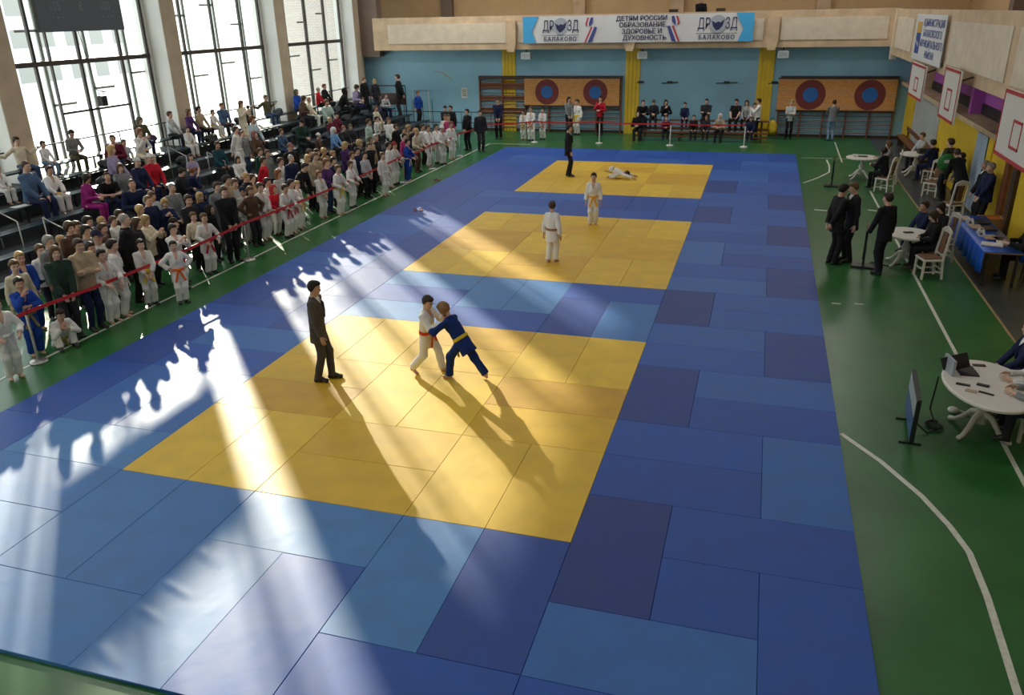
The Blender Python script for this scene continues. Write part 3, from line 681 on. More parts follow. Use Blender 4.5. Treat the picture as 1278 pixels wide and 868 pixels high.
# right wall below the gallery
wr = MB().box((RX, -10, 0), (RX + .3, FY + .4, 2.3)); struct('wall_right', wr, 'yellow_wall', 'yellow lower wall under the right gallery')
struct('trim_40', MB().box((RX - .35, -10, 2.3), (RX + .3, FY, 2.42)), 'concrete', 'concrete ledge above the yellow wall')
struct('wall_right_upper', MB().box((RX + .28, -10, 2.42), (RX + .5, FY + .4, 3.75)), 'purple', 'purple painted wall in the recess under the right gallery')
struct('trim_41', MB().box((RX + .24, -10, 2.42), (RX + .28, FY, 2.72)), 'black', 'black band in the recess below the purple wall')
for i, y in enumerate((20.2, 23.6, 12.6, 28.5)):
    struct('trim_%d' % (42 + i), MB().box((RX - .05, y, 2.42), (RX + .27, y + .28, 3.7)), 'purple' if i % 2 == 0 else 'concrete', ['purple post in the recess behind the middle backboard', 'grey post in the recess near the hanging sign', 'purple post in the recess near the big backboard', 'grey post in the far end of the recess'][i])
m = MB()
for j in range(26): m.box((RX - .04, 24.6 + j * .2, .1), (RX, 24.6 + j * .2 + .15, 2.25))
struct('trim_47', m, 'corrugated', 'pale ribbed panelling on the far right wall')
m = MB()
for j in range(10): m.box((RX - .05, 30.0 + j * .2, 0), (RX, 30.0 + j * .2 + .17, 2.28))
struct('trim_48', m, 'yellow_wall', 'yellow ribbed corner panelling at the far right')
d = MB().box((RX - .04, 17.0, 0), (RX, 19.2, 2.22)); dr = struct('door_1', d, 'yellow_wall', 'yellow framed double door with pale blue ribbed leaves')
for j in range(2):
    l = MB(); y = 17.5 + j * .62
    for q in range(6): l.box((RX - .075, y + q * .1, .05), (RX - .04, y + q * .1 + .07, 2.12))
    l.box((RX - .06, y, .05), (RX - .04, y + .6, 2.12)); l.build('door_leaf', 'door_blue', dr)
MB().box((RX - .13, 17.25, 1.12), (RX - .04, 17.33, 1.3)).build('door_lock', 'black', dr)
for j, y in enumerate((14.3, 15.0)):
    struct('trim_%d' % (50 + j), MB().box((RX - .09, y, 0), (RX, y + .35, 2.3)), 'wood' if j else 'dark_wood', ['brown wall post behind the two older men', 'reddish wall post beside the older men'][j])
# galleries
def gallery(name, lo, hi, lbl): return struct(name, MB().box(lo, hi), 'concrete', lbl)
gallery('trim_60', (-11.0, GY, 3.85), (GX + .15, GY + .16, 5.32), 'tan concrete gallery front across the far end')
gallery('trim_61', (GX, -10, 3.55), (GX + .16, GY + .1, 5.28), 'tan concrete gallery front along the right side')
struct('trim_62', MB().box((-11.0, GY + .16, 3.85), (GX, FY + 4, 4.05)), 'concrete', 'floor slab of the far gallery')
struct('trim_63', MB().box((GX + .16, -10, 3.7), (16.4, FY + 4, 3.9)), 'concrete', 'floor slab of the right gallery')
struct('trim_64', MB().box((GX - .05, GY - .05, 3.35), (GX + .2, GY + .2, 5.3)), 'panel', 'rounded corner post where the galleries meet')
xs = [(-10.2, -4.2), (-3.65, 1.2), (2.0, 7.3), (8.0, 12.2)]
for i, (a, b) in enumerate(xs):
    m = MB().box((a, GY - .03, 4.15), (b, GY, 5.02))
    struct('trim_%d' % (65 + i), m, 'panel', ['pale panel on the far gallery left of the banner', 'pale panel behind the left half of the banner', 'pale panel behind the right half of the banner', 'pale panel on the far gallery right of the banner'][i])
for i, (a, b) in enumerate([(26.2, 30.4), (20.0, 25.6), (13.0, 19.4), (5.4, 12.4)]):
    struct('trim_%d' % (70 + i), MB().box((GX - .03, a, 3.86), (GX, b, 4.98)), 'panel', ['pale panel at the far end of the right gallery', 'pale panel behind the hanging administration sign', 'pale panel above the middle backboard', 'pale panel above the big right backboard'][i])
for i, x in enumerate((-3.95, 1.6, 7.68)):
    m = MB().prism([(-.24, 0), (.24, 0), (.24, -1.0), (.16, -1.35), (-.16, -1.35), (-.24, -1.0)], (x, GY - .16, 5.1), (1, 0, 0), (0, 0, 1), (0, 1, 0), .3)
    struct('trim_%d' % (75 + i), m, 'concrete', ['concrete bracket under the gallery left of the banner', 'concrete bracket under the middle of the banner', 'concrete bracket right of the banner'][i])
struct('wall_far_upper', MB().box((WX, FY + 3.2, 4.0), (16.4, FY + 3.5, CZ_)), 'tan_wall', 'tan back wall of the far gallery')
struct('wall_left_return', MB().box((WX, GY + .35, 3.55), (-10.9, GY + .9, CZ_)), 'brown_wall', 'brown wall return in the far left upper corner')
struct('wall_right_gallery', MB().box((15.9, -10, 3.9), (16.3, FY + 3.5, CZ_)), 'tan_wall', 'tan back wall of the right gallery')
for i, x in enumerate((-8.6, -1.6, 3.2, 9.8)):
    struct('trim_%d' % (80 + i), MB().box((x - .3, FY + 2.85, 4.05), (x + .3, FY + 3.2, CZ_)), 'concrete' if i else 'brown_wall', ['brown pier on the gallery wall above the stands', 'tan pier on the gallery wall above the banner start', 'tan pier on the gallery wall above the banner middle', 'tan pier on the gallery wall right of the banner'][i])
for i, y in enumerate((26.5, 19.5, 12.5)):
    struct('trim_%d' % (85 + i), MB().box((15.5, y, 3.9), (15.9, y + .6, CZ_)), 'brown_wall', ['brown pier at the far end of the right gallery', 'brown pier above the administration sign', 'brown pier above the big backboard'][i])
struct('ceiling', MB().box((WX - .35, -10.2, CZ_), (16.5, FY + 4, CZ_ + .2)), 'ceil', 'pale hall ceiling')
struct('wall_back', MB().box((WX - .3, -10.3, 0), (16.5, -10, CZ_)), 'white_wall', 'wall behind the camera')
# outside
o = MB().box((-90, -60, -1.2), (WX - .4, 110, -1.0)).build('snowy_ground', 'snow'); o['kind'] = 'structure'; o['label'] = 'snowy ground outside the windows'; o['category'] = 'ground'
tag(MB().box((-16.6, 31.6, -1), (-12.9, 60, 11)).build('brick_building', 'brick'), 'pale brick wall of a building outside the far window', 'building')
t = thing('office_block', 'hazy pale building far outside the middle windows', 'building', (-62, 52, -1))
MB().box((-7, -14, 0), (7, 14, 9)).build('wall', 'far_wall', t)
for i in range(9):
    for z in (1.5, 4.4, 7.0): MB().box((7, -12.6 + i * 3, z), (7.05, -11.0 + i * 3, z + 1.5)).build('window', 'outer_frame', t)
# ------------------------------------------------------------------ judo mats, every 1 x 2 m mat its own thing
MATS = []; occ = {}
def put_mat(x, y, o, kind='b', dark=None):
    cells = [(x, y), (x + 1, y)] if o == 'h' else [(x, y), (x, y + 1)]
    for c in cells:
        if c in occ: return False
        if not (-3 <= c[0] < 9 and -3 <= c[1] < 27): return False
    for c in cells: occ[c] = 1
    MATS.append((x, y, o, kind, dark)); return True
for sq in (0, 9, 18):
    for bx in range(3):
        for by in range(3):
            x, y = bx * 2, sq + by * 2
            if (bx + by) % 2 == 0: put_mat(x, y, 'v', 'y'); put_mat(x + 1, y, 'v', 'y')
            else: put_mat(x, y, 'h', 'y'); put_mat(x, y + 1, 'h', 'y')
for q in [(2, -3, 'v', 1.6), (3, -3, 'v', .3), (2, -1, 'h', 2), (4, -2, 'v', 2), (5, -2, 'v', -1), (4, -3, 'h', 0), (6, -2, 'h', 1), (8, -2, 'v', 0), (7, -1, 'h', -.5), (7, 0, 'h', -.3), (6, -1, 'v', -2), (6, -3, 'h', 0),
          (0, -2, 'v', 1.6), (1, -2, 'v', 1.5), (0, -3, 'h', 1.7), (-2, -1, 'h', 1.5), (-2, -2, 'h', 1.8), (-2, 0, 'h', 2), (-1, 1, 'v', 1), (-2, 1, 'v', .8), (-2, 3, 'h', 0), (-2, 4, 'h', 1), (-2, -3, 'h', 1),  # near-left mats tinted paler, window glare put into their colour
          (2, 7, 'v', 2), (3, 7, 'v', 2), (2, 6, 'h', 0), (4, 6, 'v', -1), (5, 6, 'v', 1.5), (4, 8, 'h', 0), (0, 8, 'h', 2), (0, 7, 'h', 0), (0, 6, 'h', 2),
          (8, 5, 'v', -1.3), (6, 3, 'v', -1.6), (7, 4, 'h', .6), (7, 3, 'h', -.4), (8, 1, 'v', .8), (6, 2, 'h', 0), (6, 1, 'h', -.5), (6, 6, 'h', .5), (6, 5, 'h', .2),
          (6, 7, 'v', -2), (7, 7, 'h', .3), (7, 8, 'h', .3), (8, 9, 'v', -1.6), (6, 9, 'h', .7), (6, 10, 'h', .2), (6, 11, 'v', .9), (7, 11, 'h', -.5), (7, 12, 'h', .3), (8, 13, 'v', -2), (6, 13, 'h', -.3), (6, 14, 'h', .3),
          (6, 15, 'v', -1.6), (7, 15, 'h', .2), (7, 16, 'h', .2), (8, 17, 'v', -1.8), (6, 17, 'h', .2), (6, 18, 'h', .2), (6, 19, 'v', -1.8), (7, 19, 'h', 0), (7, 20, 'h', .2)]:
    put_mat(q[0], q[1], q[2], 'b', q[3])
rm = random.Random(5)
for y in range(-3, 27):
    for x in range(-3, 9):
        if (x, y) in occ: continue
        o = 'h' if rm.random() < .5 else 'v'
        if not put_mat(x, y, o, 'b'):
            if not put_mat(x, y, 'v' if o == 'h' else 'h', 'b'):
                occ[(x, y)] = 1; MATS.append((x, y, 's', 'b', None))
def mat_mesh(w, d):
    m = MB().box((-w / 2 + .002, -d / 2 + .002, 0), (w / 2 - .002, d / 2 - .002, .04), ch=.004)
    o = m.build('judo_mat', 'mat'); me = o.data; bpy.data.objects.remove(o); return me
MM = {'h': mat_mesh(2, 1), 'v': mat_mesh(1, 2), 's': mat_mesh(1, 1)}
ORD = ['first', 'second', 'third', 'fourth', 'fifth', 'sixth', 'seventh', 'eighth', 'ninth', 'tenth', 'eleventh', 'twelfth', 'thirteenth', 'fourteenth', 'fifteenth', 'sixteenth', 'seventeenth', 'eighteenth', 'nineteenth', 'twentieth'] + ['twenty-' + s for s in ('first', 'second', 'third', 'fourth', 'fifth', 'sixth', 'seventh', 'eighth', 'ninth')] + ['thirtieth']
def zone(x, y, k):
    if k == 'y': return ('yellow judo mat in the %s yellow square' % ('near' if y < 6 else 'middle' if y < 15 else 'far'), y - (0 if y < 6 else 9 if y < 15 else 18), x, 'front', 'left')
    if y < 0: return ('blue judo mat in the nearest border strip', y + 3, x + 3, 'front', 'left')
    if x < 0: return ('blue judo mat along the left border', y, x + 3, 'front', 'left')
    if x >= 6: return ('blue judo mat along the right border', y, x - 6, 'front', 'left')
    if y < 9: return ('blue judo mat between near and middle yellow squares', y - 6, x, 'front', 'left')
    if y < 18: return ('blue judo mat between middle and far yellow squares', y - 15, x, 'front', 'left')
    return ('blue judo mat behind the far yellow square', y - 24, x, 'front', 'left')
def wrinkled():
    F = MB(); nx, ny = 40, 80; vs = []; fs = []
    for i in range(nx + 1):
        for j in range(ny + 1):
            x = -.498 + .996 * i / nx; y = -.998 + 1.996 * j / ny; e = max(0, 1 - abs(x + .32) / .34) * min(1, (1 - abs(y)) * 8)
            vs.append((x, y, .04 + .014 * e * max(0, math.sin(y * 13 + x * 5 + .7 * math.sin(y * 5))) ** 3))
    for i in range(nx):
        for j in range(ny): a = i * (ny + 1) + j; fs.append([a, a + ny + 1, a + ny + 2, a + 1])
    F.add(vs, fs).box((-.498, -.998, 0), (.498, .998, .0395)); o = F.build('judo_mat', 'mat', None, True); me = o.data; bpy.data.objects.remove(o); return me
MM['w'] = wrinkled()
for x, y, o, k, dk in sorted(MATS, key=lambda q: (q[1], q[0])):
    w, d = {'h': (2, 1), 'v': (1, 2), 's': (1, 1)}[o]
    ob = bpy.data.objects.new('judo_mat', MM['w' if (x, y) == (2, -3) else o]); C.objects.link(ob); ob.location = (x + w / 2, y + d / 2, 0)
    if k == 'y':
        j = rm.uniform(-.05, .05); c = (.70 + j, .45 + j * .8, .025) if o == 'v' else (.62 + j, .365 + j, .012)  # lengthwise paler than crosswise: reflection off the weave put into the colour
    else:
        q = dk if dk is not None else (rm.uniform(-.6, .6) - (.5 if o == 'v' else 0))  # random tone, lengthwise darker to put the weave's reflection into the tint
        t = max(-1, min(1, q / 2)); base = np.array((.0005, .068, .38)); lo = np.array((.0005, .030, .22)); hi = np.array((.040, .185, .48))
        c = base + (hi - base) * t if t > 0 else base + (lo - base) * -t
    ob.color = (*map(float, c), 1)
    z, r, cidx, a, b = zone(x, y, k); ori = {'h': 'crosswise', 'v': 'lengthwise', 's': 'half size'}[o]
    tag(ob, '%s, %s, %s row, %s from left' % (z, ori, ORD[r], ORD[cidx]), 'mat', ('yellow mats of the fighting squares' if k == 'y' else 'blue border mats'))
# ------------------------------------------------------------------ spectator stands on the left
ROWX = [-7.2, -8.1, -9.0, -9.9, -10.8, -11.6]; SEATZ = [.43, .70, .96, 1.23, 1.50, 1.75]; DECKZ = [z - .41 for z in SEATZ]
dk = MB()
for k in range(6):
    x1 = ROWX[k] + .52 if k else ROWX[0] + .45; x0 = ROWX[k + 1] + .52 if k < 5 else WX
    if DECKZ[k] > .05: dk.box((x0, -9.5, 0), (x1, 30.6, DECKZ[k]))
o = dk.build('spectator_stand', 'deck'); o['kind'] = 'structure'; o['label'] = 'dark stepped spectator stand along the windows'; o['category'] = 'stand'
RN = ['front', 'second', 'third', 'fourth', 'fifth', 'top']
for k in range(6):
    for j, (a, b) in enumerate([(-9.4, .5), (.6, 10.5), (10.6, 20.5), (20.6, 30.4)]):
        lb = 'dark bench in the %s row of the stand, %s' % (RN[k], ['behind the camera end', 'near section left of the photo', 'middle section', 'far section'][j])
        t = thing('bench', lb, 'bench', (ROWX[k], a, DECKZ[k] if DECKZ[k] > .05 else 0), 0, 'benches of the spectator stand')
        h = SEATZ[k] - (DECKZ[k] if DECKZ[k] > .05 else 0); n = b - a
        MB().box((-.17, 0, h - .045), (-.01, n, h)).build('seat', 'bench', t); MB().box((.01, 0, h - .045), (.17, n, h)).build('seat', 'bench', t)
        for i in range(6):
            y = .4 + i * (n - .8) / 5
            MB().box((-.15, y - .02, 0), (-.11, y + .02, h - .045)).box((.11, y - .02, 0), (.15, y + .02, h - .045)).box((-.15, y - .02, h - .085), (.15, y + .02, h - .045)).build('leg', 'dark_steel', t)
# rail in front of the windows
for j, (a, b, z) in enumerate([(10.0, 17.1, 2.16), (18.0, 24.0, 2.16), (25.0, 30.5, 2.16), (3.0, 9.6, 2.16)]):
    m = MB().tube([(-12.25, a, z), (-12.25, b, z)], .022); r = m.build('handrail', 'dark_steel', smooth=True)
    tag(r, ['dark handrail below the scoreboard window', 'dark handrail below the middle window', 'dark handrail below the far window', 'dark handrail at the left edge of the photo'][j], 'rail')
    for i in range(4):
        y = a + .3 + i * (b - a - .6) / 3; MB().tube([(-12.25, y, DECKZ[5]), (-12.25, y, z)], .018).build('post', 'dark_steel', r)
# short aisle rails standing between the benches
for j, (x, y, z) in enumerate([(-8.3, 7.35, .29), (-9.2, 6.9, .55), (-10.2, 14.3, .82), (-9.4, 15.1, .55)]):
    r = thing('aisle_rail', ['thin grey aisle rail beside the man in the blue jacket', 'thin grey aisle rail at the left edge of the stand', 'thin grey aisle rail beside the man in the pale sweater', 'thin grey aisle rail near the small child'][j], 'rail', (x, y, z))
    MB().tube([(0, 0, 0), (0, 0, .95)], .016).build('post', 'steel', r, True); MB().tube([(.62, 0, -.27), (.62, 0, .68)], .016).build('post', 'steel', r, True); MB().tube([(0, 0, .95), (.62, 0, .68)], .018).build('handrail', 'steel', r, True)
# end of the stand: dark fence with uprights
t = thing('fence', 'dark barred fence at the far end of the stand', 'fence', (-6.2, 30.7, 0))
for z in (.55, 1.05): MB().tube([(-4.8, 0, z + .55), (2.0, 0, z)] if False else [(-5.2, 0, z), (1.4, 0, z)], .02).build('rail', 'dark_steel', t)
for i in range(14): MB().tube([(-5.2 + i * .5, 0, 0), (-5.2 + i * .5, 0, 1.6 if i < 8 else 1.05)], .014).build('bar', 'dark_steel', t)
t = thing('guard_rail', 'dark guard rail behind the standing man on the stand', 'rail', (-11.2, 30.75, 0))
MB().tube([(0, 0, 2.25), (1.9, 0, 2.25)], .03).build('rail', 'dark_steel', t); MB().box((.2, -.03, 1.35), (1.9, 0, 1.9)).build('panel', 'dark_wood', t)
for x in (0, 1.9): MB().tube([(x, 0, 0), (x, 0, 2.25)], .025).build('post', 'dark_steel', t)
t = thing('door_frame', 'thin white metal frame on the far wall near the boy in blue', 'frame', (-9.5, 32.12, 0))
MB().tube([(0, 0, 0), (0, 0, 1.95), (.85, 0, 1.95), (.85, 0, 0)], .025).build('tube', 'white_metal', t)
# bags and coats left on the benches
BG = [(-10.75, 12.35, 4, .55, (.03, .03, .035), 'dark coat heaped on the bench beside the girl in the grey sweater'), (-11.5, 13.6, 5, .5, (.05, .06, .05), 'dark olive coat heaped on the top bench under the window'),
      (-11.55, 15.2, 5, .42, (.04, .012, .06), 'dark maroon and navy bag lying on the top bench'), (-9.85, 9.3, 3, .45, (.015, .02, .04), 'navy sports bag on the bench behind the magenta suit'),
      (-9.0, 13.5, 2, .5, (.012, .014, .02), 'black bag on the bench beside the teal coat'), (-11.5, 22.9, 5, .55, (.03, .045, .05), 'dark green coat heaped at the window beside the olive man'),
      (-10.75, 23.5, 4, .5, (.012, .014, .018), 'black bag on the bench in front of the couple'), (-9.9, 21.5, 3, .5, (.014, .016, .02), 'black rucksack on the bench below the blue jeans'),
      (-9.0, 23.2, 2, .5, (.012, .02, .03), 'dark rucksack beside the man in the red cap'), (-10.8, 26.5, 4, .6, (.02, .03, .04), 'dark coat piled on the bench in the far corner'),
      (-9.9, 25.6, 3, .55, (.012, .014, .016), 'black coat left on the bench in the far section'), (-10.8, 17.3, 4, .45, (.01, .01, .012), 'black bag on the bench behind the seated gold print boy'), (-11.55, 17.0, 5, .4, (.02, .02, .022), 'black bag at the rail beside the purple top')]
for i, (y, k, lb) in enumerate([(11.2, 3, 'black jacket lying on the bench left of the grey coat woman'), (14.6, 3, 'dark jacket lying beside the red scarf'), (18.6, 3, 'black backpack on the bench right of the gold print boy'), (19.2, 4, 'black jacket left behind the standing white suit'), (20.3, 5, 'dark navy coat at the window beside the denim shirt'), (24.9, 5, 'dark coat at the window left of the fur hooded blue jacket'),
        (24.4, 3, 'black coat on the bench right of the blue grey jacket'), (22.2, 2, 'dark bag behind the red cap man'), (26.8, 2, 'black jacket near the light blue vest'), (27.4, 3, 'dark grey coat behind the grey hat'), (28.3, 4, 'black coat below the red scarf man in the corner'), (28.8, 3, 'dark rucksack near the mint jacket'), (10.3, 2, 'dark bag on the empty near bench'), (8.2, 1, 'dark folded coat on the empty lower bench'), (12.0, 1, 'black bag on the lower bench behind the crowd'), (16.2, 1, 'black bag on the lower bench near the teal coat')]):
    BG.append((ROWX[k], y, k, .5, (.012 + .003 * (i % 3), .014 + .004 * (i % 2), .018 + .006 * (i % 4)), lb))
for x, y, k, w, c, lb in BG:
    F = Field(V(-.45, -.45, -.02), V(.45, .45, .5), .025); I3 = [V(1, 0, 0), V(0, 1, 0), V(0, 0, 1)]
    F.ell(V(0, 0, .09), I3, V(.17, w * .62, .12), .05); F.ell(V(.02, w * .2, .15), I3, V(.13, .17, .09), .06); F.ell(V(.14, -w * .3, .02), I3, V(.10, .17, .10), .06); F.ell(V(-.04, -w * .22, .1), I3, V(.14, .2, .10), .06); F.rough(.014, 24, w * 9 + x)
    F.half(V(0, 0, 0), V(0, 0, -1))
    me = to_mesh('bag', [(*F.mesh(), 0)], [MAT['bag']]); o = bpy.data.objects.new('coat' if 'coat' in lb or 'jacket ' in lb[:14] else 'bag', me); C.objects.link(o); o.location = (ROWX[k], y, SEATZ[k]); o.color = (*c, 1); tag(o, lb, 'coat' if 'coat' in lb or 'jacket ' in lb[:14] else 'bag')
# papers left on the benches
for i, (x, y, k) in enumerate([(-9.9, 8.5, 3), (-10.8, 12.6, 4), (-9.9, 13.3, 3), (-10.8, 19.5, 4), (-10.8, 21.4, 4), (-9.0, 16.7, 2), (-8.1, 14.2, 1)]):
    o = MB().box((-.13, -.42, 0), (.13, .42, .006)).build('paper_sheet', 'paper'); o.location = (x, y, SEATZ[k]); o.rotation_euler = (0, 0, .05 * (i - 3))
    tag(o, ['white paper sheet on the bench behind the man in blue', 'white paper sheet on the bench below the girl at the window', 'white paper sheet on the bench behind the navy shirt', 'white paper sheet on the bench left of the olive man', 'white paper sheet on the bench under the olive man', 'white paper sheet on the bench near the small child', 'white paper sheet on the lower bench by the teal coat'][i], 'paper')
# ------------------------------------------------------------------ barrier posts and red tape
def post(x, y, label, h=.97, m='white_metal'):
    t = thing('barrier_post', label, 'post', (x, y, 0), 0, 'barrier posts')
    MB().lathe((0, 0, 0), [(.16, 0), (.16, .02), (.13, .045), (.04, .06)], 20).build('base', m, t, True)
    MB().tube([(0, 0, .05), (0, 0, h)], .022, 10).build('pole', m, t, True)
    MB().lathe((0, 0, h), [(.034, -.09), (.036, -.01), (.02, .012)], 12).build('cap', 'red_paint' if m == 'x' else 'plastic', t, True); return t
LP = [(-4.07, 2.67), (-4.07, 9.04), (-4.25, 18.8), (-4.27, 21.5), (-4.25, 24.5), (-4.25, 27.3)]
for i, p in enumerate(LP): post(*p, 'steel barrier post ' + ['beside the blue suited boy at the near left', 'in front of the tall man in black', 'beside the boy in the navy tracksuit', 'in front of the girl with the red belt', 'beside the last white suited boy', 'at the far left corner of the mats'][i], m='steel')
RP = [(-2.18, 28.62), (.75, 28.8), (3.87, 28.65), (6.95, 28.7)]
for i, p in enumerate(RP): post(*p, 'white barrier post ' + ['in front of the three white suited children', 'in front of the woman in red', 'in front of the seated spectators', 'in front of the photographer in the white shirt'][i])
def tape(pts, label, sag=.05):
    vs = []; fs = []
    P_ = []
    for (a, b) in zip(pts, pts[1:]):
        n = max(4, int(np.linalg.norm(np.array(b) - np.array(a)) / .35))
        for i in range(n): t = i / n; q = np.array(a) * (1 - t) + np.array(b) * t; q[2] -= sag * 4 * t * (1 - t); P_.append(q)
    P_.append(np.array(pts[-1], float)); m = MB()
    for a, b in zip(P_, P_[1:]): m.bar(a, b, .006, .062)
    return tag(m.build('barrier_tape', 'red_tape'), label, 'tape')
tape([(-4.04, -1.5, .93)] + [(x + .03, y, .93) for x, y in LP], 'long red barrier tape in front of the crowd on the left', .07)
tape([(x, y - .03, .93) for x, y in [(-4.22, 27.3)] + RP], 'red barrier tape along the far end of the mats', .04)
# ------------------------------------------------------------------ scoreboard, flood lamp and cables at the windows
t = thing('scoreboard', 'grey unlit scoreboard hanging in front of the tall window', 'scoreboard', (-11.5, 13.3, 5.2))
MB().box((-.12, -1.6, 0), (0, 1.6, 1.35)).build('case', 'board_grey', t)
def text(s, size, loc, rot, m, parent, name='lettering', sx=1, ext=.002, align='CENTER', shear=0, space=1, bold=0):
    c = bpy.data.curves.new(name, 'FONT'); c.body = s; c.size = size; c.align_x = align; c.align_y = 'CENTER'; c.extrude = ext; c.shear = shear; c.space_character = space; c.resolution_u = 12; c.fill_mode = 'FRONT'
    o = bpy.data.objects.new(name, c); dg = bpy.context.evaluated_depsgraph_get()
    C.objects.link(o); dg.update(); me = bpy.data.meshes.new_from_object(o.evaluated_get(bpy.context.evaluated_depsgraph_get())); bpy.data.objects.remove(o)
    me.materials.clear(); me.materials.append(MAT[m])
    if bold:
        b2 = bmesh.new(); b2.from_mesh(me); g0 = list(b2.verts) + list(b2.edges) + list(b2.faces)
        for dx, dy in ((size * .022, 0), (-size * .022, 0), (0, size * .015)):
            r_ = bmesh.ops.duplicate(b2, geom=g0); bmesh.ops.translate(b2, vec=(dx, dy, -ext * .3), verts=[v for v in r_['geom'] if isinstance(v, bmesh.types.BMVert)])
        b2.to_mesh(me); b2.free()
    o = bpy.data.objects.new(name, me); C.objects.link(o); o.parent = parent; o.location = loc; o.rotation_euler = rot; o.scale = (sx, 1, 1); return o
RXP = (math.pi / 2, 0, math.pi / 2)          # readable from +X
for y, s_ in ((-.95, '105'), (0, '8'), (.95, '100')): text(s_, .34, (.004, y, .66), RXP, 'digit', t, 'digits', .8)
for y in (-1.1, -.92, -.74, .8, .98, 1.16): MB().tube([(0, y, .36), (.012, y, .36)], .035, 10).build('indicator', 'digit', t)
for y in (-1.3, 1.3): MB().tube([(-.06, y, 1.35), (-.06, y, 4.2)], .012).build('hanger', 'dark_steel', t)
t = thing('flood_lamp', 'dark flood lamp hanging at the window under the scoreboard', 'lamp', (-12.35, 14.32, 2.98))
MB().box((-.09, -.11, 0), (.09, .11, .32), ch=.03).build('housing', 'plastic', t); MB().tube([(0, -.1, .3), (0, -.1, .42), (0, .1, .42), (0, .1, .3)], .012).build('bracket', 'dark_steel', t)
tag(MB().tube([(-12.25, 14.4, 3.4), (-12.2, 14.0, 3.5), (-12.25, 13.95, 4.3), (-12.25, 13.8, 5.3)], .012).build('cable', 'plastic'), 'thin black cable hanging down the window to the lamp', 'cable')
# ------------------------------------------------------------------ end wall: wall bars, target boards, lamps, clamps
def wall_bars(name_x0, x1, label, top=2.62, n=14, bays=6):
    t = thing('wall_bars', label, 'wall bars', (name_x0, FY - .16, 0)); w = x1 - name_x0
    for i in range(bays + 1): MB().box((i * w / bays - .03, 0, 0), (i * w / bays + .03, .14, top)).build('upright', 'wood', t)
    for j in range(n):
        z = .22 + j * (top - .3) / (n - 1); MB().tube([(0, .03, z), (w, .03, z)], .021, 6).build('rung', 'wood', t)
    MB().box((-.03, -.02, top - .16), (w + .03, .14, top)).build('header', 'dark_wood', t); return t
WB1 = wall_bars(-5.9, 1.12, 'brown wall bars left of and behind the left target board'); WB2 = wall_bars(8.25, 13.0, 'brown wall bars behind the right target board', bays=5)
for x0 in (-5.9 + 1.17 * k for k in range(2)):
    for z in (2.2, 1.6, 1.0): MB().box((x0 + .04, .05, z - .16) if False else (x0 + 5.9 + .04, .06, z - .16), (x0 + 5.9 + 1.13, .09, z + .1)).build('slat_panel', 'wood', WB1)
def target(x0, x1, z0, z1, label, cs, R):
    t = thing('target_board', label, 'target board', ((x0 + x1) / 2, FY - .24, z0)); w = (x1 - x0) / 2; h = z1 - z0
    MB().box((-w, 0, 0), (w, .07, h)).build('board', 'target_board', t)
    MB().box((-w - .03, -.01, -.06), (w + .03, .08, 0)).build('lower_rail', 'dark_wood', t); MB().box((-w - .03, -.01, h), (w + .03, .08, h + .06)).build('upper_rail', 'dark_wood', t)
    for cx in cs:
        d = MB(); n = 40
        d.prism([(R * math.cos(2 * math.pi * i / n), R * math.sin(2 * math.pi * i / n)) for i in range(n)], (cx, 0, h / 2), (1, 0, 0), (0, 0, 1), (0, -1, 0), .012); o = d.build('outer_ring', 'maroon', t)
        d = MB(); r = R * .5
        d.prism([(r * math.cos(2 * math.pi * i / n), r * math.sin(2 * math.pi * i / n)) for i in range(n)], (cx, -.012, h / 2), (1, 0, 0), (0, 0, 1), (0, -1, 0), .008); d.build('bullseye', 'target_blue', t)
    return t
target(-3.58, 1.06, 1.28, 2.5, 'orange wooden target board with two blue and maroon circles, left one', (-1.02 - .17, 1.17), .58)
target(8.15, 13.0, 1.2, 2.5, 'orange wooden target board with two blue and maroon circles, right one', (-1.05, 1.38), .63)
for i, x in enumerate((-3.3, 2.15, 8.2)):
    t = thing('floodlight', 'white floodlight box under the gallery ' + ['left of the banner', 'under the banner middle', 'right of the banner'][i], 'lamp', (x, GY + .25, 3.42))
    MB().box((-.22, -.2, 0), (.22, .2, .3), ch=.04).build('housing', 'floodlight', t); MB().box((-.18, -.205, .04), (.18, -.2, .26)).build('lens', 'screen_grey', t); MB().box((-.03, -.03, .3), (.03, .03, .45)).build('bracket', 'dark_steel', t)
for i, (x, w, s) in enumerate([(2.0, .36, 1), (3.35, .75, 1), (5.9, .95, 0), (7.95, .5, 0)]):
    t = thing('wall_bracket', 'small dark long armed bracket on the blue wall, ' + ['beside the middle yellow strip', 'second from the middle yellow strip', 'widest of the row', 'beside the right target board'][i], 'bracket', (x, FY - .05, 2.32))
    MB().bar((-w / 2, 0, -.02), (w / 2, 0, .02), .03, .035).build('arm', 'plastic', t); MB().box((-.12, -.03, -.03), (.12, .04, .07)).build('clamp', 'plastic', t)
t = thing('notice', 'small white notice pinned on the blue wall beside the wall bars', 'notice', (-6.75, FY - .02, 1.55)); MB().box((-.16, 0, 0), (.16, .012, .5)).build('sheet', 'paper', t)
for j in range(4): MB().box((-.1, -.004, .1 + j * .09), (.1, 0, .13 + j * .09)).build('mark', 'plastic', t)
m = MB()
for cx, cz, r, a0, a1 in [(-8.3, 2.45, .75, .3, 1.6), (-8.0, 2.35, .6, .2, 1.3)]:
    m.tube([(cx + r * math.cos(a), FY - .012, cz + r * .5 * math.sin(a)) for a in np.linspace(a0, a1, 9)], .012)
tag(m.build('wall_mural', 'gold'), 'faint pale curved drawing on the blue wall above the crowd', 'drawing')
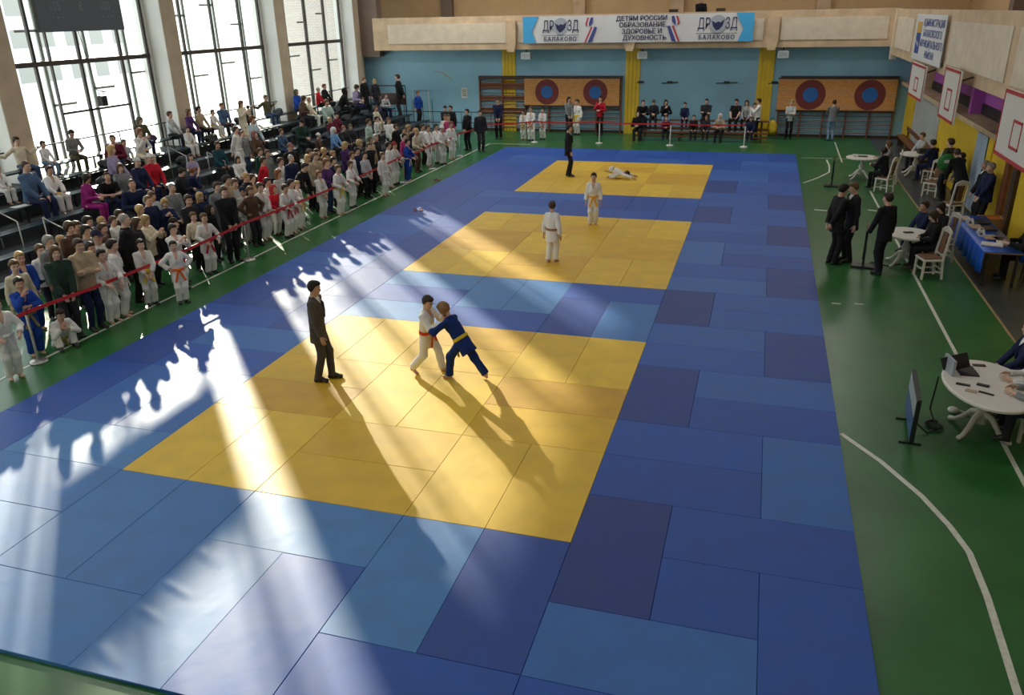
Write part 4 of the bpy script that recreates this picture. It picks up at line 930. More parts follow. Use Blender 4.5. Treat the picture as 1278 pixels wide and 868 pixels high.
# ------------------------------------------------------------------ banner on the far gallery
BX0, BX1, BZ0, BZ1 = -3.32, 6.88, 4.12, 5.26; BW = BX1 - BX0; BH = BZ1 - BZ0
t = thing('banner', 'long white banner with navy lettering on the far gallery front', 'banner', (BX0, GY - .20, BZ0))
m = MB(); n = 60
vs = []; fs = []
for i in range(n + 1):
    x = BW * i / n; y = .012 * math.sin(i * .9) + .01 * math.sin(i * .37)
    vs += [(x, y, 0), (x, y, BH), (x, y + .012, 0), (x, y + .012, BH)]
for i in range(n):
    a = i * 4; fs += [[a, a + 4, a + 5, a + 1], [a + 2, a + 3, a + 7, a + 6], [a + 1, a + 5, a + 7, a + 3], [a, a + 2, a + 6, a + 4]]
m.add(vs, fs).build('cloth', 'banner', t)
RYM = (math.pi / 2, 0, 0)                    # readable from -Y
yb = -.03
for cx, fl in ((0, 1), (BW, -1)):
    MB().prism([(cx, 0), (cx + fl * .62, 0), (cx + fl * .42, BH * .45), (cx + fl * .75, BH), (cx, BH)], (0, yb, 0), (1, 0, 0), (0, 0, 1), (0, 1, 0), .006).build('blue_corner', 'sky_blue', t)
for cx in (1.62, 8.55):
    text('ДР', .62, (cx - .42, yb, BH * .62), RYM, 'ink', t, sx=.62); text('ЗД', .62, (cx + .72, yb, BH * .62), RYM, 'ink', t, sx=.62)
    n = 32; R_ = .36; c0 = (cx + .16, yb, BH * .62)
    MB().prism([(R_ * math.cos(2 * math.pi * i / n), R_ * math.sin(2 * math.pi * i / n)) for i in range(n)], c0, (1, 0, 0), (0, 0, 1), (0, 1, 0), .006).build('emblem_disc', 'emblem_grey', t)
    MB().prism([(-.27, .14), (-.10, .04), (0, .10), (.10, .06), (.27, .18), (.20, -.08), (.06, -.22), (-.06, -.26), (-.2, -.1)], (cx + .16, yb - .006, BH * .62), (1, 0, 0), (0, 0, 1), (0, 1, 0), .006).build('emblem_bird', 'ink', t)
    MB().box((cx - .75, yb, BH * .285), (cx + 1.0, yb + .006, BH * .30)).build('rule', 'ink', t)
    text('БАЛАКОВО', .25, (cx + .13, yb, BH * .14), RYM, 'ink', t, sx=.95, space=1.25, bold=1)
for x0, sgn in ((2.95, 1), (7.05, -1)):
    for j, (mm, o) in enumerate((('ribbon_red', 0), ('ribbon_white', .13), ('ribbon_blue', .22))):
        q = lambda pts: [(x0 + sgn * (p[0] + o * .7), p[1]) for p in pts]
        MB().prism(q([(.05, 1.0), (.16, 1.0), (.14, .78), (0, .62), (-.04, .74)]), (0, yb - .003 * j, .06), (1, 0, 0), (0, 0, 1), (0, 1, 0), .005).build('ribbon', mm, t)
        MB().prism(q([(.22, .62), (.34, .58), (.12, -.02), (-.08, -.05)]), (0, yb - .003 * j, .06), (1, 0, 0), (0, 0, 1), (0, 1, 0), .005).build('ribbon', mm, t)
for i, s_ in enumerate(('ДЕТЯМ РОССИИ', 'ОБРАЗОВАНИЕ,', 'ЗДОРОВЬЕ И', 'ДУХОВНОСТЬ')):
    text(s_, .275, (5.42 + (0, .13, .05, .26)[i] * .6, yb, BH * (.86 - .235 * i)), RYM, 'ink', t, sx=1.0, bold=1)
# hanging sign of the administration on the right gallery
t = thing('hanging_sign', 'white hanging sign with coat of arms and blue text on the right gallery', 'sign', (GX - .10, 22.6, 3.72))
MB().box((0, -2.75, 0), (.02, 2.6, 1.42)).build('sheet', 'banner', t); RXM = (math.pi / 2, 0, -math.pi / 2)
MB().prism([(-.42, .2), (.42, .2), (.42, 1.18), (-.42, 1.18)], (-.004, 1.75, 0), (0, 1, 0), (0, 0, 1), (-1, 0, 0), .004).build('shield', 'ink_blue', t)
MB().prism([(-.42, .84), (.42, .84), (.42, 1.18), (-.42, 1.18)], (-.009, 1.75, 0), (0, 1, 0), (0, 0, 1), (-1, 0, 0), .004).build('shield_top', 'gold', t)
MB().prism([(-.3, .5), (.3, .62), (.34, .54), (-.2, .4)], (-.009, 1.75, 0), (0, 1, 0), (0, 0, 1), (-1, 0, 0), .004).build('shield_fish', 'emblem_grey', t)
for i, s_ in enumerate(('АДМИНИСТРАЦИЯ', 'БАЛАКОВСКОГО', 'МУНИЦИПАЛЬНОГО', 'РАЙОНА')): text(s_, .30, (-.006, -.75, 1.16 - .31 * i), RXM, 'ink_blue', t, sx=1.30)
# ------------------------------------------------------------------ basketball backboards
def backboard(y0, y1, z0, z1, label, x=12.1):
    t = thing('backboard', label, 'backboard', (x, (y0 + y1) / 2, z0)); w = (y1 - y0) / 2; h = z1 - z0
    MB().box((0, -w, 0), (.05, w, h)).build('board', 'white_paint', t)
    b = MB(); e = .07
    for lo, hi in [((-.012, -w, 0), (0, w, e)), ((-.012, -w, h - e), (0, w, h)), ((-.012, -w, 0), (0, -w + .03, h)), ((-.012, w - .03, 0), (0, w, h))]: b.box(lo, hi)
    b.build('border', 'red_paint', t); b = MB(); q = .30; za, zb = h * .2, h * .62
    for lo, hi in [((-.012, -q, za), (0, q, za + .05)), ((-.012, -q, zb - .05), (0, q, zb)), ((-.012, -q, za), (0, -q + .025, zb)), ((-.012, q - .025, za), (0, q, zb))]: b.box(lo, hi)
    b.build('aiming_square', 'red_paint', t); b = MB()
    [MB().bar((.05, q_ * w * .7, h * .8), (GX - x, q_ * w * .7, h * .8 + .1), .05).build('bracket', 'dark_wood', t) for q_ in (-1, 1)]; return t
backboard(15.55, 17.45, 2.66, 3.92, 'white basketball backboard with red border, middle of three')
backboard(8.75, 11.25, 2.66, 3.90, 'largest white backboard with red border at the right edge')
backboard(20.4, 23.0, 2.72, 3.72, 'small pinkish backboard below the hanging sign')
# ------------------------------------------------------------------ furniture on the right
def chair(x, y, rz, label):
    t = thing('dining_chair', label, 'chair', (x, y, 0), rz, 'white wooden chairs')
    MB().box((-.22, -.21, .40), (.22, .21, .44), ch=.01).build('seat_frame', 'white_paint', t); MB().box((-.19, -.18, .44), (.19, .19, .475), ch=.02).build('cushion', 'seat_brown', t)
    for sx in (-1, 1):
        MB().bar((sx * .195, .185, 0), (sx * .19, .18, .40), .04).build('leg', 'white_paint', t)
        MB().bar((sx * .195, -.23, 0), (sx * .19, -.19, .42), .04).bar((sx * .19, -.19, .42), (sx * .18, -.27, 1.02), .038).build('leg', 'white_paint', t)
        MB().bar((sx * .19, .18, .16), (sx * .19, -.2, .16), .022).build('stretcher', 'white_paint', t)
    [MB().bar((-.19, y_, z_), (.19, y_, z_), .022).build('stretcher', 'white_paint', t) for y_, z_ in ((.18, .22), (-.2, .22), (-.2, .12))]
    MB().prism([(-.2, 0), (.2, 0), (.2, .06), (.1, .12), (0, .14), (-.1, .12), (-.2, .06)], (0, -.265, .97), (1, 0, 0), (0, .12, .99), (0, -1, .1), .03).build('top_rail', 'white_paint', t)
    MB().bar((0, -.2, .5), (0, -.26, .99), .16, .018).build('back_panel', 'seat_brown', t); MB().bar((-.19, -.2, .52), (.19, -.2, .52), .03).build('stretcher', 'white_paint', t); return t
def ped_table(x, y, rz, label, a=.5, b=.5, h=.74):
    t = thing('pedestal_table', label, 'table', (x, y, 0), rz, 'white pedestal tables')
    MB().lathe((0, 0, 0), [(.96, h - .055), (1, h - .04), (1, h - .012), (.97, h)], 40, sx=a, sy=b).build('table_top', 'white_paint', t, False)
    MB().lathe((0, 0, 0), [(.09, .16), (.055, .22), (.07, .34), (.10, .42), (.06, .5), (.05, .6), (.09, .68), (.16, h - .055)], 18).build('column', 'white_paint', t, True)
    for k in range(4):
        an = math.pi / 4 + k * math.pi / 2; c, s_ = math.cos(an), math.sin(an)
        MB().tube([(c * .03, s_ * .03, .30), (c * .14, s_ * .14, .27), (c * .25, s_ * .25, .14), (c * .36, s_ * .36, .05), (c * .44, s_ * .44, .035)], [.05, .045, .036, .032, .034], 8).build('foot', 'white_paint', t, True)
    return t
T1 = ped_table(10.95, 22.4, 0, 'round white pedestal table of the seated far judges', .52, .52); T2 = ped_table(12.75, 23.4, 0, 'round white pedestal table beside the far bench', .52, .52)
T3 = ped_table(10.95, 12.1, 0, 'white pedestal table half hidden behind the man in the suit', .5, .55); T4 = ped_table(10.83, 3.93, .0, 'oval white pedestal table with laptop at the right edge', .56, .84)
chair(11.45, 20.38, .96, 'white chair under the far judge with the white headband') ; chair(11.3, 11.25, math.pi / 2 + .25, 'white chair with brown seat beside the blue table')
chair(12.75, 16.9, .4, 'white slatted chair in front of the older men'); chair(11.74, 12.64, 1.9, 'white chair behind the seated woman with dark hair'); chair(12.75, 19.9, 2.6, 'white chair behind the olive jacket man')
chair(13.05, 22.0, 1.0, 'white chair beside the far bench table')
def small(name, lo, hi, loc, m, label, cat, rz=0, ch=0, group=None):
    o = MB().box(lo, hi, ch=ch).build(name, m); o.location = loc; o.rotation_euler = (0, 0, rz); return tag(o, label, cat, group)
# near judges table
_l = gp(1206, 463, .75); t = thing('laptop', 'open dark laptop on the oval table', 'laptop', (_l[0], _l[1], .741), 1.65)
MB().box((-.17, -.12, 0), (.17, .12, .018)).build('keyboard_base', 'plastic', t); MB().bar((0, .12, .018), (0, .2, .23), .34, .012, up=(1, 0, 0)).build('screen_lid', 'plastic', t)
small('monitor', (-.02, -.15, 0), (.015, .15, .22), (*gp(1184, 464, .75)[:2], .741), 'screen_grey', 'small white backed screen standing on the oval table corner', 'screen', .2)
for i, (x, y, w, d, m, lb, r) in enumerate([(*gp(1202, 480, .75)[:2], .17, .05, 'plastic', 'black remote on the oval table nearest the screen', -.25), (*gp(1227, 481, .75)[:2], .15, .07, 'plastic', 'black phone on the oval table by the striped sleeve', -.4), (*gp(1231, 491, .75)[:2], .18, .03, 'plastic', 'thin black pen case on the front edge of the oval table', -.5), (*gp(1212, 488, .75)[:2], .13, .08, 'tan_paper', 'small tan paper on the front edge of the oval table', -.4), (*gp(1222, 456, .75)[:2], .16, .06, 'dark_wood', 'brown wallet on the oval table by the white shirt', .1)]):
    small(['remote', 'phone', 'pen_case', 'paper_slip', 'wallet'][i], (-w / 2, -d / 2, 0), (w / 2, d / 2, .015), (x, y, .741), m, lb, ['remote', 'phone', 'case', 'paper', 'wallet'][i], r)
t = thing('television', 'flat television standing on the green floor by the oval table', 'television', (9.92, 3.72, 0), -math.pi / 2 - .08)
MB().box((-.52, -.025, .09), (.52, .025, .72), ch=0).build('case', 'plastic', t); MB().box((-.5, -.03, .11), (.5, -.025, .70)).build('screen', 'screen', t)
MB().box((-.5, -.034, .45), (.5, -.030, .68)).build('score_panel', 'screen_grey', t); MB().box((-.5, -.034, .12), (.5, -.030, .43)).build('score_panel', 'screen_blue', t)
for sx in (-.36, .36): MB().bar((sx, -.14, .012), (sx, .14, .012), .03, .02).bar((sx, 0, .01), (sx, 0, .1), .03).build('foot', 'plastic', t)
tag(MB().tube([(9.98, 3.75, .15), (10.15, 3.7, .02), (10.3, 3.85, .015), (10.2, 4.0, .25), (10.25, 4.1, .70)], .012).build('cable', 'plastic'), 'black cable from the television up to the oval table', 'cable')
t = thing('cable_coil', 'tangle of black cables on the floor behind the television', 'cable', (10.28, 3.95, 0))
MB().tube([(.09 * math.cos(a) * (1 + .3 * math.sin(3.3 * a)), .13 * math.sin(a), .015 + .012 * (a / 6)) for a in np.linspace(0, 18, 60)], .011, 6).build('coil', 'plastic', t)
t = thing('power_strip', 'white power strip coil under the oval table', 'power strip', (10.62, 4.5, 0)); MB().lathe((0, 0, .0), [(.06, 0), (.08, .03), (.07, .06), (.03, .08)], 14).build('reel', 'white_paint', t, True); MB().tube([(.06, 0, .04), (.22, -.1, .02)], .015).build('plug_lead', 'white_paint', t)
# far judges tables
small('laptop', (-.15, -.1, 0), (.15, .1, .02), (10.95, 22.45, .741), 'plastic', 'dark tablet on the round table of the far judges', 'tablet'); small('paper_cup', (-.05, -.05, 0), (.05, .05, .1), (10.68, 22.3, .741), 'paper', 'small white box at the edge of the far round table', 'box', 0, .012)
small('bag', (-.17, -.12, 0), (.17, .12, .17), (12.95, 23.45, .741), 'plastic', 'black bag on the round table beside the far bench', 'bag', .2, .05); small('phone', (-.1, -.05, 0), (.1, .05, .02), (10.95, 12.1, .741), 'plastic', 'black phone on the table behind the suited man', 'phone', .3)
# standing screen pole by the pair of men
t = thing('scoreboard_stand', 'thin dark stand with screen edge on beside the two suited men', 'stand', (10.06, 11.72, 0), -.14)
MB().box((-.24, -.16, 0), (.24, .16, .05), ch=.015).build('base', 'plastic', t); MB().box((-.02, -.03, .05), (.03, .03, .5)).build('pole', 'dark_steel', t); MB().box((-.025, -.42, .3), (.025, .42, .92)).build('screen', 'screen', t)
tag(MB().tube([(10.1, 11.75, .02), (10.3, 12.1, .012), (10.6, 11.9, .012), (10.9, 12.1, .012)], .012).build('cable', 'plastic'), 'black cable from the dark stand to the white table', 'cable')
t = thing('scoreboard_stand', 'thin dark upright screen beside the round far table', 'stand', (9.95, 20.9, 0), -.09)
MB().box((-.22, -.15, 0), (.22, .15, .05), ch=.015).build('base', 'plastic', t); MB().box((-.02, -.03, .05), (.03, .03, .5)).build('pole', 'dark_steel', t); MB().box((-.025, -.4, .3), (.025, .4, .9)).build('screen', 'screen', t)
# long blue table with papers
t = thing('long_table', 'long table under shiny blue cloth along the right wall', 'table', (12.55, 12.4, 0))
for x in (-.28, .28):
    for y in (-1.55, 1.55): MB().box((x - .025, y - .025, 0), (x + .025, y + .025, .73)).build('leg', 'dark_steel', t)
MB().box((-.34, -1.65, .72), (.34, 1.65, .745)).build('table_top', 'pale_wood', t)
m = MB(); n = 48; vs = []; fs = []
for i in range(n + 1):
    y = -1.67 + 3.34 * i / n; wv = .03 * math.sin(i * 1.1) + .018 * math.sin(i * 2.7 + 1)
    prof = [(.35, .55), (.355, .752), (-.35, .757), (-.375, .73), (-.38 + wv * .6, .5), (-.385 + wv, .27 + .02 * math.sin(i * .8))]
    vs += [(px, y, pz) for px, pz in prof]
for i in range(n):
    for j in range(5): a = i * 6 + j; fs.append([a, a + 1, a + 7, a + 6])
o = m.add(vs, fs).build('tablecloth', 'blue_cloth', None, True); o.location = (12.55, 12.4, 0); md = o.modifiers.new('s', 'SOLIDIFY'); md.thickness = .006
tag(o, 'shiny blue satin cloth draped over the long right table', 'tablecloth')
PP = [(12.35, 13.60, .3, .42, 'tan_paper', .2, 'large grey sheet stack at the far end of the blue table'), (12.62, 13.32, .28, .4, 'plastic', .3, 'black folder on the blue table beside the grey sheets'), (12.44, 12.81, .26, .38, 'tan_paper', .1, 'brown certificates on the middle of the blue table'), (12.67, 12.72, .24, .34, 'dark_wood', .25, 'dark brown folder on the middle of the blue table'),
      (12.53, 11.89, .26, .36, 'tan_paper', .1, 'tan paper stack near the front of the blue table'), (12.69, 11.76, .22, .34, 'dark_wood', .2, 'brown papers beside the tan stack on the blue table'), (12.44, 11.30, .24, .4, 'paper', 1.3, 'white sheet at the near end of the blue table'), (12.76, 11.48, .24, .4, 'paper', 1.35, 'white sheet near the seated person at the blue table')]
for x, y, a, b, mm, r, lb in PP: small('paper_stack' if 'folder' not in lb else 'folder', (-a / 2, -b / 2, 0), (a / 2, b / 2, .03), (x, y, .765), mm, lb, 'paper' if 'folder' not in lb else 'folder', r, .004)
for i, (x, y) in enumerate([(12.35, 13.05), (12.36, 12.0)]):
    t = thing('place_card', 'white folded place card with dark mark on the blue table, ' + ['far one', 'near one'][i], 'card', (x, y, .768), .4); MB().bar((0, -.07, 0), (0, -.0, .13), .2, .006, up=(1, 0, 0)).bar((0, .07, 0), (0, 0, .13), .2, .006, up=(1, 0, 0)).build('card', 'paper', t)
    MB().box((-.05, -.06, .045), (.05, -.05, .085)).build('mark', 'plastic', t)
t = thing('cardboard_box', 'open brown box with orange lining behind the blue table', 'box', (13.17, 14.6, 0), .1)
MB().box((-.26, -.22, 0), (.26, -.2, .62)).box((-.26, .2, 0), (.26, .22, .62)).box((-.26, -.2, 0), (-.24, .2, .62)).box((.24, -.2, 0), (.26, .2, .62)).box((-.26, -.22, 0), (.26, .22, .02)).build('carton', 'cardboard', t); MB().box((-.23, -.19, .5), (.23, .19, .60)).build('lining', 'orange', t)
t = thing('waste_bin', 'white bin beside the brown box at the right wall', 'bin', (12.72, 14.75, 0)); MB().lathe((0, 0, 0), [(.14, 0), (.17, .45), (.18, .46), (.16, .46)], 20).build('bucket', 'white_paint', t, True)
# bench along the far right wall and far benches
t = thing('gym_bench', 'long low brown bench along the far right wall', 'bench', (13.2, 27.3, 0)); MB().box((-.16, -3.2, .38), (.16, 3.2, .42)).build('seat', 'wood', t); MB().box((.2, -3.2, .60), (.24, 3.2, .75)).build('backrest', 'wood', t)
for y in (-2.8, 0, 2.8): MB().box((-.13, y - .03, 0), (.13, y + .03, .38)).bar((.22, y, 0), (.22, y, .75), .05).build('leg', 'dark_wood', t)
for j, (y, z, lb) in enumerate([(31.3, .78, 'raised brown gym bench of the back row by the end wall'), (30.2, .40, 'low brown gym bench of the front row by the end wall')]):
    t = thing('gym_bench', lb, 'bench', (5.0, y, 0)); MB().box((-2.9, -.17, z - .05), (2.9, .17, z)).build('seat', 'wood', t)
    for x in (-2.6, -.9, .9, 2.6): MB().box((x - .04, -.14, 0), (x + .04, .14, z - .05)).build('leg', 'dark_wood', t)
    MB().box((-2.9, -.19, z * .45), (2.9, -.15, z * .6)).build('stretcher', 'wood', t)
# slippers on the mats
for i, (x, y, lb) in enumerate([(522, 263, 'pair of dark red slippers on the left blue border mats'), (546, 225, 'single red slipper at the mat edge near the crowd')]):
    p = gp(x, y, .04); t = thing('slipper', lb, 'slipper', (p[0], p[1], .04), .5 + i)
    for sx in ((-.09, .09) if i == 0 else (0,)):
        MB().prism([(.045, -.13), (.05, .05), (.03, .13), (-.03, .13), (-.05, .05), (-.045, -.13)], (sx, 0, 0), (1, 0, 0), (0, 1, 0), (0, 0, 1), .02).build('sole', 'maroon', t); MB().tube([(sx - .045, .04, .02), (sx - .03, .05, .045), (sx + .03, .05, .045), (sx + .045, .04, .02)], .012).build('strap', 'maroon', t)
# chairs and camera bag up on the far gallery
for i, x in enumerate((3.35, 5.4)):
    t = thing('gallery_chair', 'dark chair on the far gallery ' + ['left of the seated watcher', 'right of the seated watcher'][i], 'chair', (x, GY + .75, 4.05))
    MB().box((-.2, -.2, .42), (.2, .2, .46)).build('seat', 'dark_wood', t); MB().box((-.2, .18, 1.1), (.2, .22, 1.4)).build('backrest', 'dark_wood', t)
    for sx in (-.18, .18):
        for sy in (-.18, .18): MB().box((sx - .02, sy - .02, 0), (sx + .02, sy + .02, .42 if sy < 0 else 1.4)).build('leg', 'dark_wood', t)
# ------------------------------------------------------------------ people: head position, height, pose, clothes, hair, heading, what singles them out
COL = dict(white=(.72, .72, .70), cream=(.62, .55, .42), blue=(.012, .05, .30), navy=(.012, .018, .06), black=(.010, .010, .012), dark=(.022, .022, .028), grey=(.19, .20, .21), lgrey=(.42, .44, .45), brown=(.10, .055, .035), beige=(.40, .31, .20), olive=(.085, .085, .045),
           green=(.012, .055, .035), dgreen=(.02, .045, .035), teal=(.012, .06, .08), red=(.50, .012, .03), maroon=(.12, .012, .03), magenta=(.33, .02, .20), pink=(.50, .05, .17), purple=(.07, .025, .12), lilac=(.32, .27, .42), pale=(.50, .60, .66), mint=(.36, .46, .42), sky=(.16, .33, .62),
           denim=(.06, .11, .20), jeans=(.035, .065, .13), ljeans=(.18, .30, .46), orange=(.75, .13, .015), yellow=(.75, .55, .03), khaki=(.20, .17, .06), tan=(.33, .22, .12), gold=(.5, .36, .1))
HC = dict(k=(.022, .016, .012), d=(.055, .032, .018), b=(.12, .065, .032), a=(.20, .075, .03), y=(.42, .28, .12), g=(.30, .29, .27), w=(.6, .6, .6), r=(.30, .03, .03), n=(.02, .02, .05), o=(.10, .10, .06), p=(.2, .08, .08))
rp = random.Random(11)
